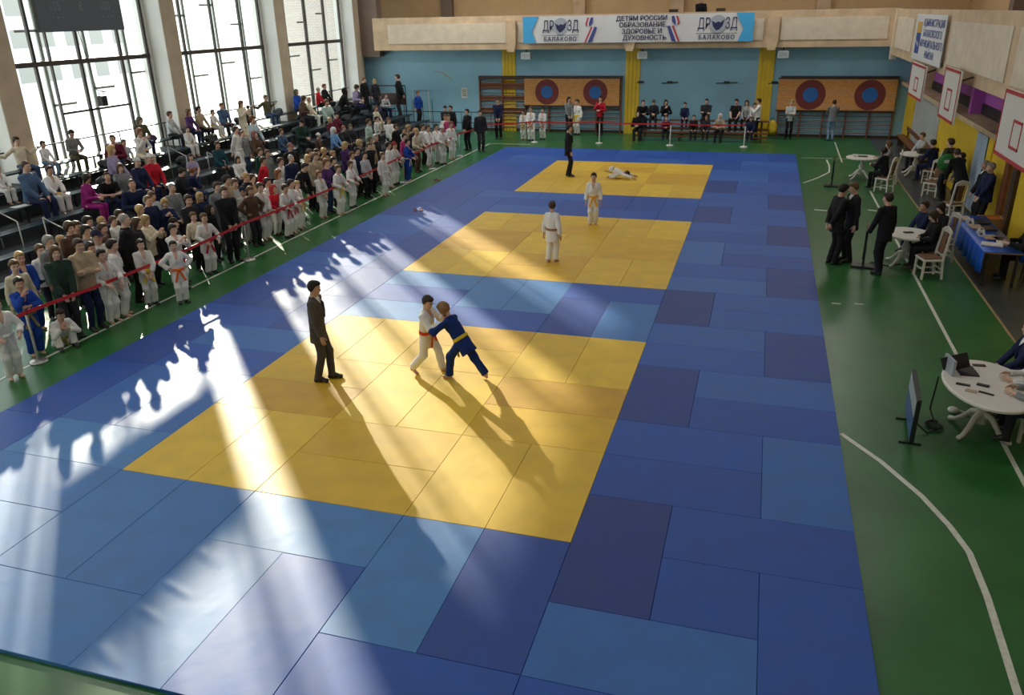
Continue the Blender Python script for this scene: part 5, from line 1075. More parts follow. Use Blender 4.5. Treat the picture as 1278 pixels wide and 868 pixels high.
CROWD = '''
-7 372 F 1.42 c tape G:white short:d -25 child in white judo suit at the left edge behind the tape
21.5 346 F 1.44 c chin B:khaki short:k -20 boy in blue judo suit, hand on mouth, leaning on the near post
15.7 324.5 F 1.5 c stand S:cream:dark short:b -20 boy in cream sweater standing behind the blue suited boy with hand on mouth
22.5 314 F 1.58 c front B:white short:y -30 blond boy in blue judo suit at the left behind the cream sweater
48 305 F 1.55 c stand S:white:dark short:b -10 boy in white shirt just left of the woman in the dark green coat
58.7 294 F 1.72 m stand J:grey:dark short:g 5 grey haired man in grey jacket behind the woman in the green coat
74.3 294 F 1.42 c stand S:lilac:dark short:y 0 small blond child in lilac behind the woman in the green coat
66.5 307 F 1.68 f front J:dgreen:dark long:b -25 woman in long dark green coat standing at the tape on the near left
84.8 277 F 1.72 f stand J:brown:dark curly:d -5 woman with big curly bun in dark brown jacket, back half turned
93.4 276 F 1.7 m stand J:dark:dark short:d 10 man with brown hair just behind the curly haired woman
96.3 298 F 1.72 m crossed J:beige:navy short:d -15 young man in beige jacket, arms crossed, beside the green coat woman
105.5 281 F 1.70 m stand S:grey:dark short:k 5 dark haired man in grey behind the arms crossed young man
107.8 270 F 1.76 m stand J:black:dark short:k 15 tall dark haired man in black behind the beige jacket man
125.6 270 F 1.7 m stand S:dark:dark buzz:y 20 man with cropped blond hair in dark sweater, left of the bald man
126.2 279 F 1.62 f stand S:brown:dark short:d 10 dark haired woman in brown under the cropped blond man
119 287 F 1.6 c phone S:white:dark hat:n 0 boy with dark cap leaning forward, white top, behind the row
111.2 302 F 1.52 c stand S:beige:navy short:k -10 dark haired boy in beige right beside the arms crossed young man
125 311 F 1.42 c tape G:white short:k -10 dark haired boy in white judo suit right of the beige jackets
138.3 299 F 1.56 c stand G:white short:k 35 dark haired boy in white judo suit, back turned, left of the bald man
140 270 F 1.66 m stand S:white:dark short:d 10 man in white shirt with dark hair behind the bald man in black
147 262 F 1.66 m stand J:dark:dark short:d 15 man whose head shows just above the bald man in black
153.9 267 F 1.78 m behind J:black:black buzz:g 25 bald man in long black jacket, back turned, near left crowd
168.8 272 F 1.66 f stand J:dark:dark long:d 20 woman with long dark brown hair beside the bald man in black
174 298.6 F 1.38 c front G:yellow short:k -30 boy in white judo suit with bright yellow belt at the tape
180.3 269 F 1.68 f phone J:cream:dark bob:y 10 blond woman in cream jacket holding up a phone
173.4 256 F 1.64 f stand S:beige:dark bob:y 5 woman with light bobbed hair behind the blond woman with phone
183.8 244 F 1.76 m stand J:navy:dark buzz:b -10 red faced man with cropped hair in navy jacket
188.4 239 F 1.7 f stand J:lgrey:dark long:b 0 woman with long fair brown hair in light coat behind the red faced man
204.5 248 F 1.62 f sitphoneX J:navy:dark curly:y -35 fair curly haired woman in navy vest looking at her phone
214.3 279.5 F 1.42 c phone G:red short:k -20 child in white judo suit with both hands at the face
216 272 F 1.54 c stand S:dark:dark hat:k 20 child with dark cap behind the child with hands at the face
214.9 300.3 F 1.33 c hips G:orange short:k -40 boy in white judo suit, orange belt, hands on hips in front of tape
213.2 228.6 F 1.76 m front S:grey:dark buzz:g -15 bald man in grey zip sweater in the middle of the crowd
234 243 F 1.64 c front J:dark:dark short:d -25 boy in dark jacket right of the bald man in grey
248.5 240 F 1.64 f stand J:navy:dark long:y -25 blond woman in dark navy coat left of the tall man in black
240.2 264.6 F 1.42 c stand S:cream:black short:b -20 boy in cream sweatshirt and black trousers at the tape
253.4 266 F 1.4 c tape G:red short:b -25 boy in white judo suit and red belt beside the cream sweatshirt
261.3 256 F 1.38 c stand J:black:dark hood:k 0 child in black hooded jacket beside the tall man in black
278.6 233 F 1.80 m front J:black:black short:d -30 tall heavy man in black, hands clasped, at the second barrier post
270 227 F 1.74 m stand J:grey:grey short:d -10 man in grey jacket just behind the heavy man in black
282 218.6 F 1.82 m stand S:beige:dark short:k 10 tall dark haired man in beige behind the heavy man in black
291.8 223 F 1.6 c stand S:lgrey:grey short:b -15 boy in light grey sweatshirt behind the second barrier post
302.2 233 F 1.5 c stand G:white hat:n -20 child in white judo suit with dark cap behind the second post
311.4 232.5 F 1.52 c hips J:brown:dark short:b -30 boy in brown grey jacket and dark trousers right of the second post
306.2 215.8 F 1.7 m stand J:black:dark short:y 0 blond man in black jacket behind the brown jacket boy
313.7 217.5 F 1.6 f stand S:tan:dark short:d 20 dark haired woman in tan beside the blond man in black
323.5 228 F 1.52 c front G:white short:d -15 boy in long white judo suit between brown jacket and red hood
327.8 196 F 1.7 m behind S:red:dark short:d 20 man in bright red shirt, back turned
333 222 F 1.5 c stand S:white:white short:k 5 dark haired boy in white behind the red hooded child
340.8 231 F 1.38 c tape S:red:white hood:r -10 child in red hooded top and white trousers at the tape
346.5 211.5 F 1.64 f stand S:lgrey:dark long:a 0 woman with long reddish brown hair in light grey
354.9 230 F 1.38 c tape G:red short:d -10 boy in white judo suit right beside the red hooded child
362.3 224 F 1.44 c tape G:red short:k 10 dark haired boy in white judo suit leaning on the tape, red belt
370 225.8 F 1.36 c stand G:yellow short:y 5 small fair child in white judo suit behind the leaning boy
379.8 203 F 1.74 m bow J:black:jeans short:k 0 man in black jacket bending forward toward the tape
397.7 213 F 1.4 c front G:white short:a -15 ginger boy in white judo suit, hands together
407 198 F 1.62 c tape S:purple:jeans short:a -5 boy in navy purple sweater and jeans with ginger hair
421.2 206 F 1.42 c tape G:yellow short:b -10 boy in white judo suit right of the navy purple sweater
392.7 190.3 F 1.74 m front J:beige:dark short:b -15 man in beige jacket behind the ginger boy
383.5 193 F 1.64 f stand S:cream:dark long:y -20 blond woman left of the man in beige jacket
385.8 186 F 1.72 m stand J:dark:dark short:d 5 dark haired man behind the blond woman
403.7 185 F 1.66 f stand J:tan:dark curly:y -20 woman with grey blond curls in tan coat
395 186 F 1.68 m stand S:brown:dark short:d 15 man in brown whose head shows beside the grey blond curls
414.8 188 F 1.52 c stand S:grey:dark short:y -10 fair child in grey right of the curly haired woman
415.7 196 F 1.5 c stand J:navy:dark short:k -15 dark haired boy in navy behind the ginger boy in jeans
362.7 193 F 1.74 m stand J:navy:dark buzz:g -15 red faced grey haired man in navy jacket
361.8 178.8 F 1.78 m stand J:black:dark hat:p -20 man in red cap and black jacket
349.4 197 F 1.58 c stand S:white:dark short:d -5 boy with brown hair left of the grey haired man in navy
323.7 185 F 1.66 m stand J:green:dark short:b 5 man in dark green jacket behind the red shirt
333 187 F 1.62 f stand J:grey:dark short:b -10 person in grey jacket talking beside the dark green jacket
430 177 F 1.66 f front J:purple:dark long:y -20 woman with long blond hair in dark plum coat
436.9 201 F 1.42 c tape G:white short:d -10 boy in white judo suit at the tape below the plum coat
438.7 189 F 1.48 c stand S:white:grey short:b 5 boy in white sweatshirt behind the boys at the tape
445 184 F 1.54 c stand J:navy:dark short:k -10 dark haired boy in navy right of the white sweatshirt
448.4 174.6 F 1.6 c stand S:dark:dark curly:y -10 boy with fair tousled hair behind the dark navy boy
454.4 189 F 1.48 c front S:lgrey:black short:k -20 boy in pale jacket and black trousers at the tape
460.4 178 F 1.66 m behind J:black:black short:b -30 young man in long black jacket beside the pale jacket boy
461.8 171 F 1.66 f stand J:beige:dark hood:o -15 woman in beige coat with fur hood
468.7 167.6 F 1.7 m stand J:dark:dark short:g -15 grey haired man in dark jacket right of the fur hood
484.3 177 F 1.54 c stand G:white short:k 10 dark haired boy in white judo suit left of the red cap child
492 177 F 1.46 c tape G:white knit:r 0 child in white judo suit with dark red cap
477 190 F 1.4 c stand G:white short:b -10 child in white judo suit between black jacket and the tape
504.2 166.6 F 1.62 f stand S:pink:dark short:k -15 woman in bright pink top with dark hair
508.2 173 F 1.46 c tape B:white short:k -5 boy in navy tracksuit holding the tape
519.7 159.7 F 1.62 c tape S:cream:brown buzz:y -15 boy in cream top and brown trousers leaning on the tape
533.6 155.7 F 1.58 c front G:red short:d -20 boy in white judo suit with wide red belt near the far post
527.2 154.5 F 1.55 c stand S:white:dark short:d -15 boy in white shirt behind the wide red belt
544 154.5 F 1.54 c front G:orange short:k -20 dark haired boy in white judo suit with orange belt
551.4 156.8 F 1.48 c tape G:white knit:w -25 child in white judo suit with white cap
562.3 151.7 F 1.5 c stand G:white short:b -35 last boy in white judo suit at the far end of the tape
559.5 143 F 1.52 c stand S:pink:dark short:b -60 small child in pink held by the couple at the far end
555.4 142.5 F 1.52 c stand S:white:dark short:b -60 child in white beside the small child in pink
555.4 132 F 1.68 f front J:dark:dark knit:n -60 woman in dark coat with patterned cap at the far end
561.8 131.5 F 1.76 m stand J:black:black short:d -100 man in black behind the two small children at the far end
515.7 157 F 1.52 c stand J:dark:dark short:k -20 dark haired child behind the cream top boy
509.4 155.7 F 1.55 c stand S:beige:dark short:y -20 fair child in beige behind the woman in pink
503.6 158.6 F 1.46 c stand S:white:white short:k -20 dark haired child in white left behind the woman in pink
493.8 155 F 1.64 m stand J:black:dark short:d -15 man in black jacket in the far crowd beside the white shirt
484.6 146.5 F 1.70 m front S:white:dark short:b -20 man in white shirt standing out of the far crowd
459 148.3 D 1.68 f stand J:mint:dark short:d 0 person in pale mint hooded jacket on the lower steps
469 145.5 D 1.5 c stand S:white:dark short:k 0 dark haired boy in white behind the mint jacket
19.6 171 S 0 m spread S:cream:jeans short:k -10 young man in cream shirt on the top row, arms spread
50.7 176 S 0 c sit S:white:ljeans short:d 0 boy in white sweater and light jeans on the top row
27 199 S 0 m sit J:denim:navy buzz:d 0 man in blue jacket on the bench below the cream shirt
57.6 206.7 S 0 c sit G:yellow short:d -5 boy in white judo suit sitting beside the man in blue jacket
-5 212 S 0 c sit G:white short:d 0 boy in white judo suit cut off at the left edge of the stand
83.5 161.7 S 0 f sitphone S:grey:olive short:k -20 girl in grey sweater sitting high at the window
101.1 217 S 0 f sitphone J:magenta:magenta bob:k 15 woman in bright magenta suit with dark hair
119.8 215.6 S 0 m elbows T:black:navy short:d -40 boy in black tee shirt leaning forward by the magenta suit
151 221.3 S 0 m elbows J:navy:dark buzz:d -30 man in navy jacket bent forward with head down
134.6 178.8 S 0 f sit J:lilac:navy long:y 20 woman with long blond hair in lilac jacket, back turned
153.3 180.3 S 0 c sit S:lgrey:dark short:d -10 boy in pale patterned shirt beside the long haired blond woman
169.4 146 S 0 m sitphone J:olive:navy hood:o -20 man in olive fur hooded jacket at the window
168.3 160 S 0 f sitchin S:white:cream curly:a -10 woman in white blouse with hand on cheek
139.8 167.3 S 0 m elbows J:maroon:navy short:d -60 boy in maroon and navy bending down on the top row
183.4 189 S 0 f sit J:red:navy knit:w -20 woman in bright red scarf with pale hat
167.3 196.4 S 0 f sit J:navy:navy knit:w -15 older woman in dark navy coat with white hat
146.5 204 S 0 f sit J:grey:dark long:b -30 woman with long brown hair in grey coat behind the bent navy man
169.4 241.5 S 0 m elbows J:dark:dark short:g -20 man in dark clothes low on the front bench behind the navy jacket
209 139 S 0 m sit S:lgrey:dark short:d 15 man in pale grey sweater alone on the top row by the column
232.4 136 S 0 f sit S:purple:navy long:b 0 woman with long fair hair in purple top on the top row
245.4 132.8 S 0 m sit S:beige:dark short:k 0 young man in beige sweater beside the purple top
263.6 139 S 0 c sit G:yellow short:b -5 boy in white judo suit between beige sweater and blue shirt
272 128.7 S 0 m sit J:denim:dark short:b -15 man in denim blue shirt on the top row
231.9 160.8 S 0 c sit G:gold short:d -20 boy in white suit with gold print sitting alone in the middle
268.2 176.4 S 0 f sit J:teal:dark short:d -10 woman in teal hooded coat on the middle benches
236 192 S 0 c sit T:lilac:jeans short:d -40 small child in pale lilac tee shirt
221.5 209.4 S 0 m sitphone J:black:navy short:k 30 man in black leaning to talk, low in the stand
231.9 211 S 0 f sitphone J:navy:jeans short:a 60 brown haired woman talking with the man in black
292.7 157.7 D 1.70 m behind G:white short:d 20 young man in full white judo suit standing on the steps
301.5 163 D 1.68 m stand J:grey:jeans buzz:b -10 bald red faced man in grey beside the standing white suit
315.5 164 S 0 f sit J:brown:dark hood:p -20 woman in dusty brown hooded coat
311.9 144.7 S 0 f sit S:pale:dark curly:a -10 curly haired woman in pale blue top
299.4 125.6 D 1.66 f phone J:cream:cream long:b -15 woman in long cream coat standing high at the window
309.8 136 D 1.05 c stand J:dark:dark short:k 120 small dark child by the cream coat
331 118.8 S 0 m spread J:olive:jeans short:b -15 man in olive jacket at the window, arms spread on the rail
294.6 196.5 S 0 f sit S:white:dark long:d -25 girl with long dark hair in white, hand on face
348.7 160.8 S 0 m sit S:denim:jeans short:b 0 man in blue grey jacket and jeans sitting at mid stand
368 111.7 S 0 m sit J:blue:dark hood:o 0 man in blue jacket with fur hood on the far top row
374 119.5 S 0 f sitphone J:brown:dark bob:d 10 woman with dark bob in brown beside the blue jacket
382 122 S 0 f sit J:cream:white short:y 20 fair person in cream next to the woman with dark bob
395.3 109 S 0 f sit J:red:dark knit:w 20 woman in red jacket with white hat at the far window
401.3 105 S 0 m sit J:black:dark short:a 10 man in black right beside the red jacket
405.4 124 S 0 m sit J:mint:dark short:b -20 man in open grey green jacket below the red jacket
423.9 109.4 S 0 m elbows J:black:dark hood:k 30 bulky person in black hooded coat in the far corner
371.8 148.5 S 0 m sitphone J:dgreen:dark hat:k -15 man in dark coat and flat dark cap
395.3 166 S 0 f sit J:brown:dark knit:w 20 person in white knit hat and dark brown coat
417.9 139.8 S 0 f sit J:maroon:dark hat:k -20 person in maroon jacket with dark cap
412.8 147 S 0 f sit J:maroon:dark bob:y -15 fair haired girl in maroon below the dark cap
414.7 159 S 0 c sit J:sky:dark hood:w -10 child in light blue vest with white hood
427 157.3 S 0 m sit J:dark:dark short:a -20 ginger man in dark coat right of the light blue vest
432.6 156 S 0 f sit J:dark:dark knit:o -20 person in grey hat beside the ginger man
453.5 96.5 D 1.72 m stand J:black:black short:a -10 man in black with red scarf standing at the far window column
466.9 98.8 D 1.66 f stand J:dark:dark long:y -40 woman with long blond hair standing in the far corner
440.6 104.3 S 0 f sitphone J:lilac:navy curly:d -10 dark haired person in lilac at the far column
474.7 117 S 0 m elbows S:lgrey:navy short:k -20 man in white patterned shirt bent over on the far benches
467.3 132 S 0 c sit S:cream:cream short:b -20 child in cream below the white patterned shirt
496.4 92.8 D 1.78 m behind J:black:dark short:d 190 man in black standing alone against the blue wall on the stand
520.8 113.5 D 1.62 c stand J:blue:dark short:b -20 boy in bright blue jacket at the far end of the stand
582.5 136 F 1.72 f front J:black:black short:k -120 person in black holding a light bag beside the far barrier
599 137.5 F 1.70 m stand J:dark:dark short:k -60 dark clothed man at the left end of the wall bars
621.3 122.7 F 1.82 m front S:navy:black short:d -80 tall man in navy sweater in front of the wall bars
653 137 F 1.36 c front G:yellow short:k -90 smallest white suited child by the wall, yellow belt
662.3 133 F 1.5 c front G:orange short:b -85 white suited boy with orange belt between the two other children
677.2 134.4 F 1.42 c front G:red short:k -95 white suited boy with dark red belt right of the other two
710 121 F 1.7 f front S:grey:black long:k -60 woman in grey cardigan with long dark hair below the targets
720.3 124 F 1.62 c stand G:yellow short:d -120 boy in white judo suit facing the woman in grey cardigan
749.5 120 F 1.66 f chin S:red:black short:k -95 woman in red sweater with hand at her face
'''
def row_pos(x, y, hs, top):
    best = None
    for k in range(6):
        q = at(x, y, 0, ROWX[k]); e = abs(q[2] - (SEATZ[k] + hs))
        if best is None or e < best[0]: best = (e, k, q)
    return best
def outfit(o):
    p = o.split(':')
    if p[0] in 'GB':
        c = COL['white'] if p[0] == 'G' else COL['blue']
        return dict(top='gi', topc=c, legs='gi', legc=c, belt=COL[p[1]])
    return dict(top={'J': 'jacket', 'S': 'shirt', 'T': 'tee', 'K': 'suit'}[p[0]], topc=COL[p[1]], legs='suit' if p[2] in ('black', 'dark', 'cream', 'white') else 'jeans', legc=COL[p[2]])
BENCH = {}
def bench_spot(k, y):
    u = BENCH.setdefault(k, [])
    for d in (0, .1, -.1, .2, -.2, .3, -.3, .4, -.4):
        if all(abs(y + d - q) >= .5 for q in u): break
    u.append(y + d); return y + d
PEOPLE = []
def jit(c, a=.12): f = 1 + rp.uniform(-a, a); return tuple(min(.95, v * f) for v in c)
def add_person(x, y, mode, h, body, pose, out, hair, head, label, group='spectators on the left', pos=None, scale=None):
    if pose == 'sitphoneX': pose = 'phone'
    F = fig(body, pose); hs, hcx = hair.split(':'); o = outfit(out)
    top = F.top + .004
    if pos is not None: loc, sc = pos, scale or h / top
    elif mode == 'F':
        sc = h / (BODY[body]['H']); p = at(x, y, 2, sc * top)
        if p[1] > 31.3: p = at(x, y, 1, 31.3); sc = p[2] / top
        loc = (p[0], p[1], 0)
    else:
        if mode == 'D':
            best = None
            for k in range(6):
                xd = ROWX[k] + .42; q = at(x, y, 0, xd); e = abs(q[2] - DECKZ[k] - h)
                if best is None or e < best[0]: best = (e, k, q)
            e, k, q = best; loc = (ROWX[k] + .42, q[1], max(DECKZ[k], 0)); sc = max(.75, min(1.15, (q[2] - loc[2]) / top)) if h > 1.2 else h / top
        else:
            e, k, q = row_pos(x, y, top - .41, 0); z0 = SEATZ[k] - .255 * F.H
            sc = max(.86, min(1.14, (q[2] - SEATZ[k]) / (top - .255 * F.H))); loc = (ROWX[k] + .01, bench_spot(k, q[1]), SEATZ[k] - .255 * F.H * sc)
    # the eyes look where the crowd looks; keep the head over its spot although the body leans
    th = math.radians(head + rp.uniform(-8, 8)); rz = th - math.pi / 2
    hx, hy = F.hc[0] * sc, F.hc[1] * sc; ox, oy = hx * math.cos(rz) - hy * math.sin(rz), hx * math.sin(rz) + hy * math.cos(rz)
    if pos is None: loc = (loc[0] - (ox if mode == 'F' else 0), loc[1] - oy, loc[2])
    hc = jit(HC[hcx], .2); shoes = None
    if o['top'] != 'gi': shoes = jit((.02, .018, .016), .5)
    elif mode == 'F' and body == 'c' and rp.random() < .5: shoes = (.02, .02, .025)
    b = person(loc, rz, body, pose, o['top'], jit(o['topc']), o['legs'], jit(o['legc']), hs, hc, label, sc, o.get('belt'), shoes, rp.randrange(4), group)
    PEOPLE.append((label, loc, sc, mode)); return b
ROWS = []
for ln_ in CROWD.strip().split('\n'):
    q = ln_.split(' ', 9); ROWS.append([float(q[0]), float(q[1]), q[2], float(q[3]), q[4], 'phone' if q[5] == 'sitphoneX' else q[5], q[6], q[7], float(q[8]), q[9]])
# standing neighbours shuffle nearer or farther along the line of sight until they no longer share a spot
fl_ = [r for r in ROWS if r[2] == 'F']; H0 = [r[3] for r in fl_]
def spot(r):
    F = fig(r[4], r[5]); sc = r[3] / BODY[r[4]]['H']; return at(r[0], r[1], 2, sc * (F.top + .004))[:2]
for it in range(60):
    P_ = [spot(r) for r in fl_]; push = [0.0] * len(fl_)
    for i in range(len(fl_)):
        for j in range(i):
            d = P_[i] - P_[j]; L_ = float(np.hypot(*d)); w_ = .50 if fl_[i][4] != 'c' and fl_[j][4] != 'c' else .44
            if L_ < w_:
                ri, rj = np.hypot(*(P_[i] - CAM[:2])), np.hypot(*(P_[j] - CAM[:2])); sg = 1 if ri > rj else -1
                push[i] -= sg * (w_ - L_) * .05; push[j] += sg * (w_ - L_) * .05
    for i, r in enumerate(fl_): r[3] = max(H0[i] * .90, min(H0[i] * 1.09, r[3] + push[i]))
for r in ROWS: add_person(r[0], r[1], r[2], r[3], r[4], r[5], r[6], r[7], r[8], r[9], group='spectators in the stand' if r[2] in 'SD' else 'crowd standing behind the tape' if r[1] > 150 or r[0] < 570 else 'people by the end wall')
# ------------------------------------------------------------------ people on the mats, by the end wall and at the tables
def at_floor(x, y, z=.04): p = gp(x, y, z); return (p[0], p[1], z)
def hero(loc, deg, body, pose, over, top, topc, legs, legc, hair, hairc, label, key, scale=1, belt=None, shoes=None, skin=0, tie=None, group='people on the mats'):
    F = Fig(body, pose, **over); return person(loc, math.radians(deg) - math.pi / 2, body, pose, top, topc, legs, legc, hair, hairc, label, scale, belt, shoes, skin, group, F, ('hero', key), tie)
WH = (.74, .74, .72); BK = (.012, .012, .014)
hero(at_floor(404, 474), 12, 'm', 'stand', dict(ar=(.052, -.035), al=(-.04, .075), wr=(.15, .08, .485), wl=(-.15, -.01, .47), tr=-.1, tl=.12, hp=-.12), 'suit', (.075, .066, .062), 'suit', (.060, .054, .050), 'short', (.012, .009, .007), 'referee in dark grey suit stepping on the near yellow square', 'ref1', 1.68 / 1.77, None, (.01, .01, .01), 2, (.02, .02, .03))
# the pair gripping each other
pw = at_floor(530, 464); pb = at_floor(574, 472)
hero(pw, -8, 'c', 'stand', dict(py=.06, pz=.49, lean=.12, side=.10, wr=(.06, .31, .66), wl=(-.05, .28, .70), er=(.3, .05, .5), el=(-.3, .1, .5), ar=(.10, -.10, .075), al=(-.10, .19), tr=-.1, tl=.2, trz=-.5, hp=-.35, hy=-.25, curl=.8),
     'gi', WH, 'gi', WH, 'short', (.03, .018, .012), 'boy in white judo suit with orange red belt gripping the boy in blue', 'white_fighter', 1.40 / 1.41, (.62, .06, .012), None, 0)
hero(pb, 168, 'c', 'stand', dict(py=-.06, pz=.47, lean=.62, wr=(.11, .37, .66), wl=(-.13, .33, .62), er=(.35, .2, .35), el=(-.4, .2, .4), ar=(.10, -.30, .05), al=(-.06, .10), tr=-.5, tl=.1, hp=-.55, hy=.1, curl=.8),
     'gi', (.008, .028, .16), 'gi', (.008, .030, .17), 'bob', (.24, .13, .06), 'boy in blue judo suit with yellow belt bent forward gripping his opponent', 'blue_fighter', 1.0, (.62, .48, .03), None, 0)
hero(at_floor(689, 327), 75, 'c', 'stand', dict(ar=(.05, .02), al=(-.045, -.05), wr=(.155, -.01, .46), wl=(-.155, .0, .46), hy=.35), 'gi', WH, 'gi', WH, 'short', (.07, .035, .02), 'boy in white judo suit seen from behind on the middle square', 'back_boy', 1.44 / 1.41, (.30, .16, .07), None, 0)
hero(at_floor(740, 280), -80, 'c', 'stand', dict(wr=(.145, .05, .45), wl=(-.145, .05, .45), hy=-.1), 'gi', WH, 'gi', WH, 'short', (.025, .015, .01), 'boy in white judo suit with orange yellow belt facing the camera', 'front_boy', 1.42 / 1.41, (.75, .36, .02), None, 0)
hero(at_floor(709, 220), 10, 'm', 'stand', dict(ar=(.05, .03), wr=(.14, .06, .47), wl=(-.14, .02, .47)), 'suit', BK, 'suit', BK, 'short', (.02, .014, .01), 'referee in black suit at the edge of the far yellow square', 'ref2', 1.79 / 1.77, None, (.008, .008, .008), 1, (.02, .02, .03))
# child on hands and knees, sinking down
p = at_floor(777, 223)
hero((p[0] - .12, p[1], .04), 5, 'c', dict(pz=.235, py=-.20, lean=1.98, hp=-.9, hdir=(.35, 1, -1.3), wr=(.22, .42, .03), wl=(-.16, .44, .03), er=(.5, .1, .3), el=(-.5, .1, .3), ar=(.09, -.20, .03), al=(-.11, -.26, .03), kr=(.18, .4, -.1), kl=(-.2, .4, -.1), tr=2.9, tl=-2.9, curl=.2, short=1), {},
     'gi', WH, 'gi', WH, 'short', (.05, .03, .02), 'child in white judo suit folded face down on the far square', 'down_child', 1.0, (.5, .4, .1), None, 0)
# crouching boy at the tape
p = at_floor(79, 431, 0)
hero((p[0], p[1], 0), -25, 'c', 'crouch', {}, 'gi', WH, 'gi', WH, 'short', (.03, .018, .012), 'boy in white judo suit crouching on the floor at the near left', 'crouch_boy', .98, (.5, .4, .1), (.03, .03, .03), 0, group='crowd standing behind the tape')
# end wall: seated rows and standing adults
def seat_at(x, yb, body, pose, out, hair, head, label, sz, sc=1.0, px=None):
    F = fig(body, pose); q = at(x, 140, 1, yb); X = q[0] if px is None else px
    add_person(0, 0, 'W', 1, body, pose, out, hair, head, label, 'people by the end wall', (X, yb, sz - .255 * F.H * sc), sc)
for a in [(800, 31.3, 'm', 'elbows', 'J:black:dark', 'short:k', -70, 'man in black leaning forward at the left end of the back bench'), (815.5, 31.3, 'f', 'sitphone', 'J:dark:dark', 'short:d', -80, 'dark haired person in dark jacket next to the leaning man in black'),
          (830, 31.3, 'f', 'sitchin', 'J:black:ljeans', 'long:k', -80, 'woman with long dark hair and light jeans on the back bench'), (854.5, 31.3, 'c', 'sit', 'J:navy:navy', 'short:k', -90, 'boy in navy tracksuit sitting alone on the back bench'),
          (881, 31.3, 'm', 'sitcross', 'J:dark:dark', 'short:k', -90, 'person in dark top with crossed arms on the back bench'), (918.4, 31.3, 'm', 'sit', 'T:black:black', 'short:k', -95, 'person in black tee shirt toward the right of the back bench'),
          (931.3, 31.35, 'f', 'sit', 'S:lgrey:black', 'long:d', -90, 'long haired woman in pale top with dark vest on the back bench'), (941, 31.3, 'c', 'sit', 'S:white:dark', 'short:d', -80, 'child in white beside the photographer')]:
    seat_at(*a, .78)
for a in [(779.7, 30.2, 'm', 'elbows', 'J:black:dark', 'hood:k', -95, 'person in black bent far forward at the left of the front bench', .40, 1, 2.3), (832, 30.2, 'c', 'elbows', 'J:maroon:dark', 'short:a', -90, 'small child in maroon on the front bench below the light jeans', .40, .95), (866.5, 30.2, 'c', 'sit', 'J:black:dark', 'short:d', -90, 'child in black on the front bench, left of two', .40, .95),
          (882.4, 30.2, 'c', 'sit', 'J:dark:dark', 'short:b', -90, 'child in dark grey on the front bench, right of two', .40, .95), (901.7, 30.2, 'f', 'elbows', 'J:beige:dark', 'hood:w', -110, 'person in beige hooded coat on the front bench', .40), (938.6, 30.2, 'c', 'sit', 'J:navy:navy', 'short:d', -90, 'small child in navy on the front bench below the photographer', .40, .9)]:
    seat_at(*a)
add_person(947.5, 123, 'F', 1.76, 'm', 'phone', 'S:white:black', 'short:k', 190, 'man in white shirt taking photographs by the end wall', 'people by the end wall')
add_person(988.6, 124.6, 'F', 1.70, 'f', 'crossed', 'S:lgrey:black', 'short:y', -95, 'blond woman in pale blouse, arms crossed, beside the right target', 'people by the end wall')
add_person(1042, 124.6, 'F', 1.72, 'm', 'phone', 'S:grey:ljeans', 'short:k', 85, 'man in grey sweatshirt and light jeans, back turned', 'people by the end wall')
t = thing('rucksack', 'bright yellow rucksack standing by the end wall bench', 'bag', (8.05, 31.5, 0)); F = Field(V(-.35, -.3, -.02), V(.35, .3, .9), .02); I3 = [V(1, 0, 0), V(0, 1, 0), V(0, 0, 1)]
F.ell(V(0, 0, .46), I3, V(.22, .15, .34), .03); F.ell(V(0, -.1, .36), I3, V(.16, .09, .16), .03)
me = to_mesh('body', [(*F.mesh(), 0)], [MAT['bag']]); o = bpy.data.objects.new('body', me); C.objects.link(o); o.parent = t; o.color = (.6, .42, .02, 1); MB().tube([(-.06, 0, .78), (-.05, 0, .88), (.05, 0, .88), (.06, 0, .78)], .015).build('handle', 'plastic', t)
seat_at(866, 33.35, 'm', 'sit', 'J:black:black', 'short:k', -70, 'watcher in dark clothes sitting up on the far gallery', 5.0)
t = thing('gallery_bench', 'plain bench on the far gallery under the watcher', 'bench', (4.55, 33.37, 4.55)); struct('trim_90', MB().box((-10.9, 32.75, 4.05), (12.3, 35.3, 4.55)), 'concrete', 'concrete step on the far gallery'); MB().box((-.8, -.17, .40), (.8, .17, .45)).build('seat', 'wood', t)
for x in (-.6, .6): MB().box((x - .03, -.14, 0), (x + .03, .14, .40)).build('leg', 'wood', t)
# suited people and judges on the right
GR = 'officials on the right side'
hero(at_floor(1038, 329, 0), 25, 'm', 'behind', dict(hp=-.3), 'suit', BK, 'suit', BK, 'short', (.01, .008, .006), 'man in black suit with hands behind his back, left of the pair', 'offa', 1.83 / 1.77, None, (.008, .008, .008), 2, group=GR)
hero(at_floor(1056, 326, 0), 200, 'm', 'stand', dict(hp=-.3, lean=.05), 'suit', (.014, .014, .018), 'suit', (.014, .014, .018), 'short', (.12, .07, .035), 'fair haired man in dark suit talking, right of the pair', 'offb', 1.84 / 1.77, None, (.008, .008, .008), 3, (.12, .05, .05), group=GR)
hero(at_floor(1096, 341, 0), 130, 'm', 'stand', dict(ar=(.055, .04), al=(-.06, -.05), lean=.05, hy=.4, wl=(-.13, .12, .50)), 'suit', (.010, .011, .016), 'suit', (.010, .012, .022), 'short', (.03, .017, .01), 'man in dark navy suit seen from behind at the white table', 'offc', 1.77 / 1.77, None, (.008, .008, .008), 0, group=GR)
def sit_right(X, Y, body, pose, out, hair, head, label, sz=.475, sc=1.0):
    F = fig(body, pose); return add_person(0, 0, 'W', 1, body, pose, out, hair, head, label, GR, (X, Y, sz - .255 * F.H * sc), sc)
